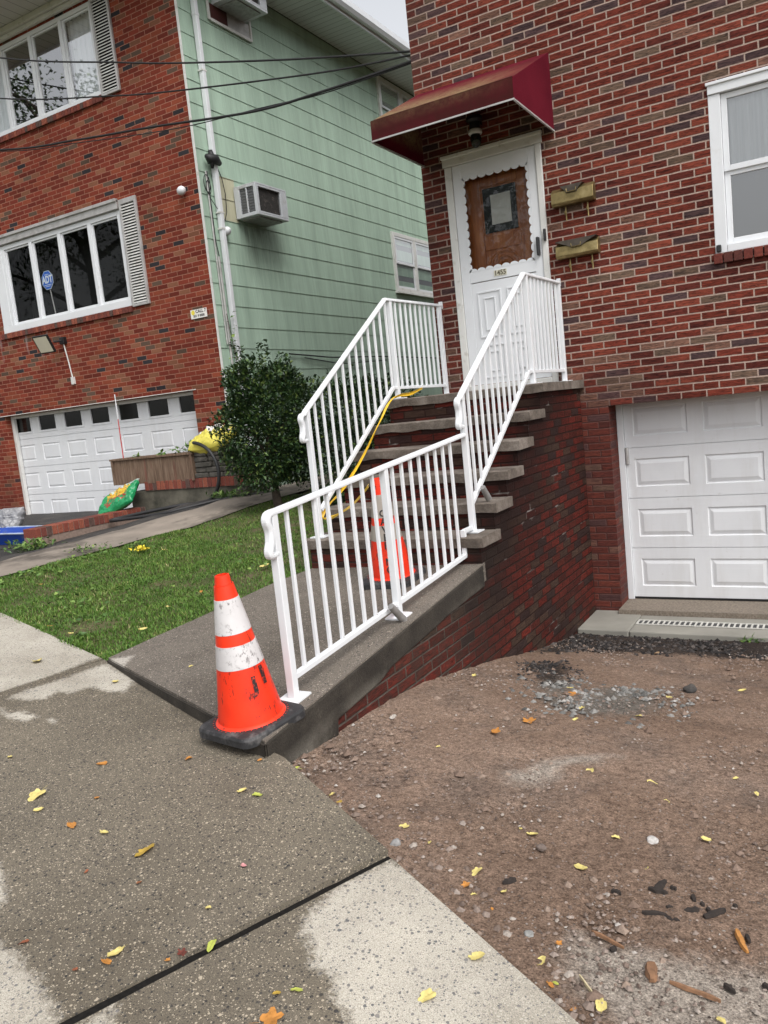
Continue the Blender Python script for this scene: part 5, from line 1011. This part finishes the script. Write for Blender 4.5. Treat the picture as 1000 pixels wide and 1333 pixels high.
# ---------------------------------------------------------------- traffic cones
def cone(label, x, y, z, rz, tilt, letters, dull, hb=.71):
    t = thing('traffic_cone', label, 'traffic cone', (x, y, z), 'orange traffic cones'); mats = M['reflect_dull'] if dull else M['reflect']
    b = .186; m = MB(); n = 6; poly = []
    for i, (sx, sy) in enumerate(((1,1),(-1,1),(-1,-1),(1,-1))):
        for k_ in range(n+1):
            a = math.radians(90*i+90*k_/n); poly.append(((b-.055)*sx+.055*math.cos(a), (b-.055)*sy+.055*math.sin(a)))
    R_ = Matrix.Rotation(rz, 3, 'Z'); T = Matrix.Rotation(tilt[0], 3, 'X') @ Matrix.Rotation(tilt[1], 3, 'Y'); o = Vector((x, y, z))
    W_ = lambda p: tuple(o + T @ (R_ @ Vector(p)))
    rings = [(1, .0), (1.0, .030), (.965, .042), (.80, .048)]; V = []
    for s_, zz in rings: V += [W_((p[0]*s_, p[1]*s_, zz)) for p in poly]
    N = len(poly); F = [(r_*N+i, r_*N+(i+1) % N, (r_+1)*N+(i+1) % N, (r_+1)*N+i) for r_ in range(3) for i in range(N)]+[tuple(reversed(range(N))), tuple(range(3*N, 4*N))]
    m.add(V, F); m.build('base', M['rubber'], t)
    rb, rt = .148, .036
    def rad(h): return rb+(rt-rb)*(h-.05)/(hb-.05)
    def body(h0, h1, dr, mat, nm, flare=False, close=False):
        prof = [(rad(h0)+dr, h0)]; k_ = 6
        for i in range(1, k_+1): h = h0+(h1-h0)*i/k_; prof.append((rad(h)+dr, h))
        if flare: prof = [(rb+.012, .048), (rb+.004, .056)]+prof
        if close: prof += [(rad(h1)+dr-.006, h1+.002), (.026, h1+.002), (.024, h1-.05)]
        mm = MB(); mm.lathe(prof, (0,0,0), 40); mm.v = [W_(v) for v in mm.v]; return mm.build(nm, mat, t, smooth='auto')
    body(.058, hb-.042, 0, M['orange'], 'cone_body', True); body(hb-.041, hb, -.004, M['orange'], 'cone_tip', False, True)
    zt_ = hb-.102; body(zt_-.152, zt_, .0018, mats, 'reflective_collar'); body(zt_-.152-.051-.102, zt_-.152-.051, .0018, mats, 'reflective_collar')
    mm = MB()
    for txt, size, h0, ang, vert in letters:
        def place(u, v, h0=h0, ang=ang):
            h = h0+v; r_ = rad(h)+.0042; a = ang+u/max(.05, rad(h0)); return W_((r_*math.cos(a), r_*math.sin(a), h))
        text_mb(mm, txt, size, place, .0015 if dull else .0055, 2)
    if mm.v: mm.build('lettering', M['letter_plain' if dull else 'letter'], t)
    mm = MB()
    for i in range(44): a = i*2*math.pi/44; mm.add([W_((rr*math.cos(a+da), rr*math.sin(a+da), .0492)) for rr, da in ((.166, -.012), (.172, -.012), (.172, .012), (.166, .012))], [(0,1,2,3)])
    mm.build('flange_dots', M['orange'], t)
    return t, W_
cone('orange traffic cone with two white collars at the front corner of the walkway', -2.365, 2.665, -1.338, math.radians(-10), (math.radians(4.5), math.radians(-1.5)), [('J', .085, .225, math.radians(-16), 0), ('I', .105, .25, math.radians(10), 0)], False)
import math as _m
aw = math.atan2(-4.62, 2.70) ; L_ = []
for i, ch in enumerate('CAVERINO'): L_.append((ch, .062 if i < 3 else .066, .485-.053*i, aw-.10, 1))
cone('orange traffic cone lettered in black at the foot of the steps, seen through the railing', -2.70, 4.63, wkz(-2.70, 4.63)+.002, math.radians(4), (math.radians(5.4), 0), L_, True)
# dotted scuff holes around the flange of the front cone are left to its rubber
# ---------------------------------------------------------------- caution tape
TP = [(-2.735,4.50,-.47), (-2.90,4.65,-.555), (-3.10,4.82,-.645), (-3.35,4.98,-.735), (-3.50,5.055,-.765), (-3.545,5.10,-.73), (-3.50,5.16,-.66), (-3.46,5.30,-.565), (-3.455,5.6,-.375), (-3.45,5.95,-.10), (-3.45,6.15,.065), (-3.43,6.30,.125), (-3.38,6.45,.135), (-3.34,6.62,.178)]
Q = smoothpath(TP, 10); V = []; N = len(Q)
for i, p in enumerate(Q):
    t_ = (Q[min(i+1,N-1)]-Q[max(i-1,0)]).normalized(); a = 1.2+2.6*noise.noise((i*.035, 2, 7)); s_ = t_.cross(Vector((0,0,1))).normalized(); u = s_.cross(t_); d = s_*math.cos(a)+u*math.sin(a); w_ = .014+.009*noise.noise((i*.09, 5, 1))
    V += [tuple(p-d*w_), tuple(p+d*w_*.2+d.cross(t_)*.008), tuple(p+d*w_)]
m = MB(); m.add(V, [(i*3+j, i*3+j+1, i*3+j+4, i*3+j+3) for i in range(N-1) for j in (0, 1)]); to = tag(m.build('caution_tape', M['tape'], loc=TP[0], fix=False), 'twisted yellow caution tape tied from the cone to the left stair railing', 'tape')
so_ = to.modifiers.new('thickness', 'SOLIDIFY'); so_.thickness = .0015
k_ = 0; V = []; F = []
for i in range(0, N-1, 1):                     # worn black print along the tape
    if (i//2) % 3 == 0:
        b = len(V); t_ = (Q[min(i+1,N-1)]-Q[i]).normalized(); a = 1.2+2.6*noise.noise((i*.035, 2, 7)); s_ = t_.cross(Vector((0,0,1))).normalized(); u = s_.cross(t_); d = s_*math.cos(a)+u*math.sin(a); nn = d.cross(t_)*.011
        V += [tuple(Q[i]-d*.008+nn), tuple(Q[i]+d*.008+nn), tuple(Q[i]+t_*.02+d*.008+nn), tuple(Q[i]+t_*.02-d*.008+nn)]; F.append((b,b+1,b+2,b+3))
# ---------------------------------------------------------------- fallen leaves and sticks
LC = {'y': (.60,.50,.18), 'o': (.46,.20,.045), 'h': (.42,.28,.05), 'b': (.22,.09,.04), 'r': (.26,.085,.04), 'g': (.42,.46,.09), 'p': (.60,.28,.28), 'm': (.13,.035,.025), 't': (.42,.28,.16), 'w': (.50,.45,.40)}
LN = {'y': 'yellow', 'o': 'orange', 'h': 'ochre', 'b': 'brown', 'r': 'rust brown', 'g': 'yellow green', 'p': 'pink', 'm': 'dark red', 't': 'tan', 'w': 'whitish'}
LM = {}
for q, c_ in LC.items():
    kk = NM('fallen_leaf_'+LN[q].replace(' ', '_'), .6, .3); kk.col(kk.mix(kk.lin(kk.noise(55, 4, .7), .56, .70, 0, .6), kk.ramp(kk.noise(22, 3), [(.3, tuple(v*.8 for v in c_)), (.7, tuple(min(1, v*1.15) for v in c_))]), tuple(v*.35 for v in c_))); LM[q] = kk.m
    bc = kk.b.inputs['Base Color'].links[0].from_socket; kk.col(kk.mix(kk.math('MULTIPLY', kk.att('vein'), .45), bc, tuple(v*.55 for v in c_)))
def leafmesh(kind, q, seed):
    random.seed(seed); n = 22; rings = (.28, .55, .8, 1); out = []; ph = random.uniform(0, 9)
    for i in range(n):
        a = 2*math.pi*i/n; j = 1+.16*noise.noise((math.cos(a)*1.5+ph, math.sin(a)*1.5, seed))+.06*random.uniform(-1, 1)
        if random.random() < .06: j *= .72                                   # a tear in the edge
        if kind == 0: r = .5*(1+.18*math.cos(2*a))*(1+.25*max(0, math.cos(a))**6)*j; x, y = r*math.cos(a)*1.02, r*math.sin(a)*.88
        elif kind == 1: r = .5*j; x, y = r*math.cos(a), r*math.sin(a)*.66*(1-.25*math.cos(a))
        else: r = .5*(.52+.48*abs(math.cos(2.5*a))**1.2)*j; x, y = r*math.cos(a), r*math.sin(a)
        out.append((x, y))
    cu = random.uniform(.15, .75); cx_ = random.uniform(-.3, .5); tw = random.uniform(-.5, .5)
    fz = lambda x, y, e: cu*y*y*1.3+cx_*x*x*.8+tw*x*y+.10*e*noise.noise((x*5+ph, y*5, seed*1.3))+.02*abs(y)
    V = [(0, 0, 0)]; vn = [1.0]
    for rr in rings:
        for x, y in out: V.append((x*rr, y*rr, fz(x*rr, y*rr, rr))); vn.append(max(0, 1-abs(y*rr)/.05))
    F = [(0, 1+i, 1+(i+1) % n) for i in range(n)]
    for k_ in range(3): F += [(1+k_*n+i, 1+(k_+1)*n+i, 1+(k_+1)*n+(i+1) % n, 1+k_*n+(i+1) % n) for i in range(n)]
    b = len(V); V += [(-.44,-.010,.03), (-.44,.010,.03), (-.80,.05,.10), (-.80,.035,.10)]; vn += [1]*4; F.append((b,b+1,b+2,b+3))
    zm = min(v[2] for v in V); V = [(x, y, z-zm) for x, y, z in V]
    me = bpy.data.meshes.new('fallen_leaf'); me.from_pydata(V, [], F); me.materials.append(LM[q]); me.polygons.foreach_set('use_smooth', [True]*len(F))
    at = me.attributes.new('vein', 'FLOAT', 'POINT'); at.data.foreach_set('value', vn); return me
LMESH = {(kd, q, s_): None for kd in range(3) for q in LC for s_ in range(2)}
PL = {'s': 'wet pavement slab', 'c': 'pale dry pavement slab', 'd': 'brown dirt driveway', 'g': 'grass of the lawn', 'w': 'concrete walkway', 'e': 'dirt along the pavement edge', 'k': 'dirt near the dark gravel'}
LEAVES = [('s',-2.92,1.93,'y',0.082),('s',-2.81,1.86,'y',0.033),('s',-2.58,1.83,'o',0.052),('s',-2.42,1.84,'y',0.031),('s',-2.65,2.01,'o',0.031),('s',-2.18,1.81,'h',0.070),('s',-2.07,1.68,'b',0.023),('s',-2.87,2.23,'o',0.044),('s',-2.51,2.39,'o',0.043),('s',-2.10,2.25,'y',0.033),('s',-2.02,2.25,'g',0.045),('s',-1.80,1.89,'p',0.023),('s',-1.77,1.68,'y',0.024),('s',-2.19,1.33,'r',0.028),('s',-1.89,1.38,'o',0.038),('s',-1.89,1.42,'y',0.045),('s',-1.95,1.32,'r',0.024),('s',-1.71,1.50,'m',0.036),('s',-1.73,1.46,'o',0.020),('s',-1.65,1.56,'g',0.036),('s',-1.37,1.50,'h',0.027),('s',-1.33,1.53,'g',0.027),('s',-1.33,1.42,'o',0.075),('s',-3.37,2.13,'y',0.028),('s',-4.41,3.07,'y',0.096),('s',-3.64,3.00,'y',0.044),('s',-1.00,1.66,'y',0.053),('s',-0.94,1.85,'y',0.039),('s',-2.29,1.65,'r',0.021),('s',-2.18,2.47,'o',0.019),('d',-1.47,2.40,'y',0.051),('d',-1.04,2.59,'y',0.037),('d',-1.12,2.27,'y',0.049),('d',-1.12,2.18,'o',0.043),('d',-1.08,2.15,'y',0.022),('d',-0.82,2.46,'y',0.047),('d',-1.00,3.22,'y',0.056),('d',-0.74,3.22,'y',0.045),('d',-0.77,2.72,'y',0.033),('d',-0.73,2.61,'o',0.024),('d',-0.63,2.57,'y',0.026),('d',-0.48,2.86,'y',0.033),('d',-1.34,2.36,'y',0.022),('d',-1.00,2.21,'y',0.025),('d',-1.43,3.66,'o',0.078),('d',-1.52,3.43,'o',0.071),('d',-1.44,4.33,'o',0.098),('d',-1.32,6.17,'t',0.059),('d',-1.40,5.29,'o',0.058),('d',-0.95,4.68,'y',0.036),('d',-0.89,4.99,'y',0.043),('d',-1.48,4.50,'y',0.041),('d',-1.29,4.08,'y',0.042),('d',-1.25,3.83,'y',0.035),('d',-1.00,4.14,'y',0.045),('d',-0.79,1.95,'y',0.037),('d',-0.60,1.87,'y',0.048),('d',-0.77,2.05,'o',0.029),('d',-0.78,1.87,'o',0.029),('d',-0.74,1.88,'o',0.025),('d',-0.32,1.96,'y',0.031),('d',-2.04,3.35,'w',0.051),('d',-1.84,2.49,'y',0.028),('d',-1.78,2.45,'h',0.024),('d',-2.10,2.60,'g',0.053),('d',-0.66,1.82,'o',0.016),('d',-0.45,3.47,'y',0.029),('d',-0.66,3.09,'y',0.024),('d',-0.36,3.34,'y',0.028),('d',-0.73,1.89,'g',0.017),('d',-1.00,2.11,'o',0.014),('d',-0.61,5.15,'y',0.043),('d',-1.68,3.13,'y',0.025),('d',-2.04,4.36,'y',0.038),('d',-1.09,2.61,'y',0.020),('g',-4.12,3.68,'y',0.052),('g',-4.30,4.11,'y',0.050),('g',-4.13,5.03,'y',0.081),('g',-4.92,3.57,'o',0.049),('g',-4.61,3.50,'y',0.037),('g',-6.05,4.37,'o',0.053),('g',-5.81,5.60,'y',0.060),('g',-4.73,3.75,'y',0.044),('g',-4.28,4.44,'o',0.041),('w',-3.21,3.17,'y',0.030),('w',-3.60,3.97,'h',0.031)]
SPECIAL = {0: 'large pale yellow leaf with a stem on the wet pavement slab', 5: 'long ochre leaf in the middle of the wet pavement slab', 22: 'large orange maple leaf at the bottom edge of the pavement', 17: 'dark red curled leaf lying on the pavement joint', 24: 'large yellow leaf on the dry pale pavement beside the lawn', 26: 'round golden leaf near the bottom of the pale dry slab', 27: 'smaller crinkled yellow leaf near the dirt edge of the pale dry slab', 11: 'pink scrap of leaf on the wet pavement slab',
 35: 'round bright yellow leaf in the middle of the dirt driveway', 36: 'flat oval yellow leaf on the dirt beside the pale dusty patch', 46: 'tan orange leaf on the grey gravel patch by the brick wall', 44: 'orange leaf on the dirt between the gravel and the brick wall', 56: 'large crumpled yellow leaf on the dirt at the bottom of the picture', 61: 'whitish curled leaf at the foot of the low brick wall', 64: 'green leaf on the dirt by the front corner of the walkway', 47: 'tan leaf standing up in the dark mulch before the drain slab'}
random.seed(5); cnt = {}
items = []
for i, (s_, x, y, q, size) in enumerate(LEAVES):
    zf = {'s': (swA if i not in (22, 21, 20, 26, 27) else swz), 'd': dz, 'g': gz, 'w': wkz}[s_]; kd = 2 if (i in (22, 17, 45, 44) or (q == 'o' and i % 3 == 0)) else (0 if i % 2 else 1)
    pk_ = 'c' if (s_ == 's' and (x > -1.35 and y < 2.0 and i in (26, 27))) else ('e' if s_ == 'd' and cut(x, y) < .3 else ('k' if s_ == 'd' and y > 3.6 else s_))
    items.append((i, s_, pk_, x, y, zf(x, y), q, size, kd))
from collections import Counter
def szw(size): return 'tiny' if size < .026 else ('small' if size < .042 else 'broad')
cc = Counter((p[2], p[6], szw(p[7])) for p in items if p[0] not in SPECIAL)
seq = Counter(); ORD = ['', 'second ']
for i, s_, pk_, x, y, z, q, size, kd in items:
    key = (kd, q, i % 2)
    if LMESH[key] is None: LMESH[key] = leafmesh(kd, q, i)
    o = bpy.data.objects.new('fallen_leaf', LMESH[key]); COL.objects.link(o)
    random.seed(i*13+1); o.location = (x, y, z+(.03 if s_ == 'g' else .004)); o.scale = (size*.92, size*.92, size*.92); o.rotation_euler = (random.uniform(-.22,.22), random.uniform(-.22,.22), random.uniform(0, 6.28))
    kq = (pk_, q, szw(size)); lab = SPECIAL.get(i) or f"{szw(size)} {LN[q]} fallen leaf on the {PL[pk_]}"
    tag(o, lab, 'leaf', 'fallen leaves' if i in SPECIAL else f"{szw(size)} {LN[q]} leaves on the {PL[pk_]}")
random.seed(99)
SK = [(-0.59,2.31,-0.52,2.33,'k'),(-0.60,2.45,-0.54,2.45,'k'),(-0.58,2.44,-0.56,2.52,'k'),(-0.42,2.38,-0.37,2.45,'k'),(-0.48,2.38,-0.44,2.41,'k'),(-0.53,2.33,-0.50,2.31,'k'),(-0.50,2.32,-0.48,2.32,'k'),(-0.33,2.36,-0.29,2.27,'o'),(-0.52,2.09,-0.50,2.02,'n'),(-0.46,2.04,-0.33,2.03,'n'),(-0.70,2.15,-0.60,2.12,'n'),(-0.68,1.95,-0.63,1.90,'s'),(-1.02,2.25,-0.99,2.29,'k'),(-0.70,2.38,-0.67,2.38,'k'),(-0.33,2.10,-0.30,2.08,'k'),(-0.24,2.15,-0.22,2.14,'k'),(-0.30,2.35,-0.29,2.32,'k'),(-0.54,2.49,-0.52,2.49,'k'),(-0.63,2.09,-0.62,2.11,'k'),(-0.53,2.37,-0.51,2.38,'k'),(-0.47,2.48,-0.46,2.45,'k'),(-0.44,2.45,-0.43,2.44,'k'),(-0.35,2.48,-0.34,2.49,'k'),(-0.42,2.43,-0.41,2.42,'k')]
SM = {'k': simple('dark_bark', (.022,.016,.013), .9, .4, 60), 'o': simple('fresh_wood', (.42,.19,.05), .8, .25, 40), 'n': simple('brown_wood', (.20,.105,.055), .85, .3, 50), 's': simple('pale_straw', (.50,.42,.26), .8, .2, 40)}
SL = {'k': ('bark_chip', 'piece of dark wet bark on the dirt, near the right edge', 'bark'), 'o': ('wood_chip', 'bright orange wood splinter on the dirt at the right edge', 'wood chip'), 'n': ('stick', 'thin brown stick on the dusty dirt', 'stick'), 's': ('stick', 'pale straw stick lying by the pavement edge', 'stick')}
EX = {0: 'long dark strip of bark touching the fan of bark pieces', 3: 'thick dark bark strip, longest of the dark pieces', 8: 'short thick reddish brown wood chip on the pale dust', 9: 'long brown twig on the pale dust at the right', 10: 'straight brown stick pointing at the pale dust'}
for i, (xa, ya, xb, yb, q) in enumerate(SK):
    a = Vector((xa, ya, dz(xa, ya)+.008)); b = Vector((xb, yb, dz(xb, yb)+.008)); L_ = (b-a).length; w_ = {'k': .006+.05*L_, 'o': .009, 'n': .005, 's': .003}[q]
    if i == 8: w_ = .014
    if i == 3: w_ = .010
    t_ = (b-a).normalized(); s_ = t_.cross(Vector((0,0,1))).normalized(); m = MB(); V = []; n = 6
    for k_ in range(n+1):
        f = k_/n; p = a+(b-a)*f+s_*(random.gauss(0, .12)*w_); ww = w_*(.75+.5*random.random())*(.5 if k_ in (0, n) else 1); V += [tuple(p-s_*ww-Vector((0,0,.006))), tuple(p-s_*ww*.6+Vector((0,0,ww*.7))), tuple(p+s_*ww*.6+Vector((0,0,ww*.6))), tuple(p+s_*ww-Vector((0,0,.006)))]
    m.add(V, [(k_*4+j, k_*4+(j+1) % 4, k_*4+4+(j+1) % 4, k_*4+4+j) for k_ in range(n) for j in range(4)]+[(3,2,1,0), tuple(range(n*4, n*4+4))]); nm, lb, ct = SL[q]
    o = m.build(nm, SM[q], loc=a); tag(o, EX.get(i, lb), ct, 'dark bark chips on the dirt' if (q == 'k' and i not in EX) else None)
def stone(name, label, x, y, s, mat, sq=.7):
    bm = bmesh.new(); bmesh.ops.create_icosphere(bm, subdivisions=3, radius=s)
    for v in bm.verts: f = 1+.35*noise.noise(v.co*(1.4/s)+Vector((x*9, y*9, 0)))+.1*noise.noise(v.co*(4/s)); v.co *= f; v.co.z *= sq
    me = bpy.data.meshes.new(name); bm.to_mesh(me); bm.free(); me.materials.append(mat); o = bpy.data.objects.new(name, me); COL.objects.link(o); o.location = (x, y, dz(x, y)+s*.3); tag(o, label, 'stone')
stone('stone', 'black lump of asphalt on the dirt, right of the grey gravel', -.88, 4.95, .040, M['asphalt']); stone('stone', 'pale white stone on the right side of the dirt', -.65, 2.76, .020, simple('white_stone', (.42,.40,.38), .9, .2, 40)); stone('stone', 'round brown stone beside a yellow leaf on the dirt', -.98, 2.52, .017, simple('brown_stone', (.13,.10,.085), .9, .2, 40)); stone('stone', 'grey stone at the corner of the wet pavement slab', -1.44, 2.29, .020, simple('grey_stone', (.25,.245,.24), .9, .2, 40)); stone('stone', 'grey pebble lying on the dirt near the pale slab edge', -.86, 2.05, .014, simple('grey_stone_b', (.22,.22,.21), .9, .2, 40))
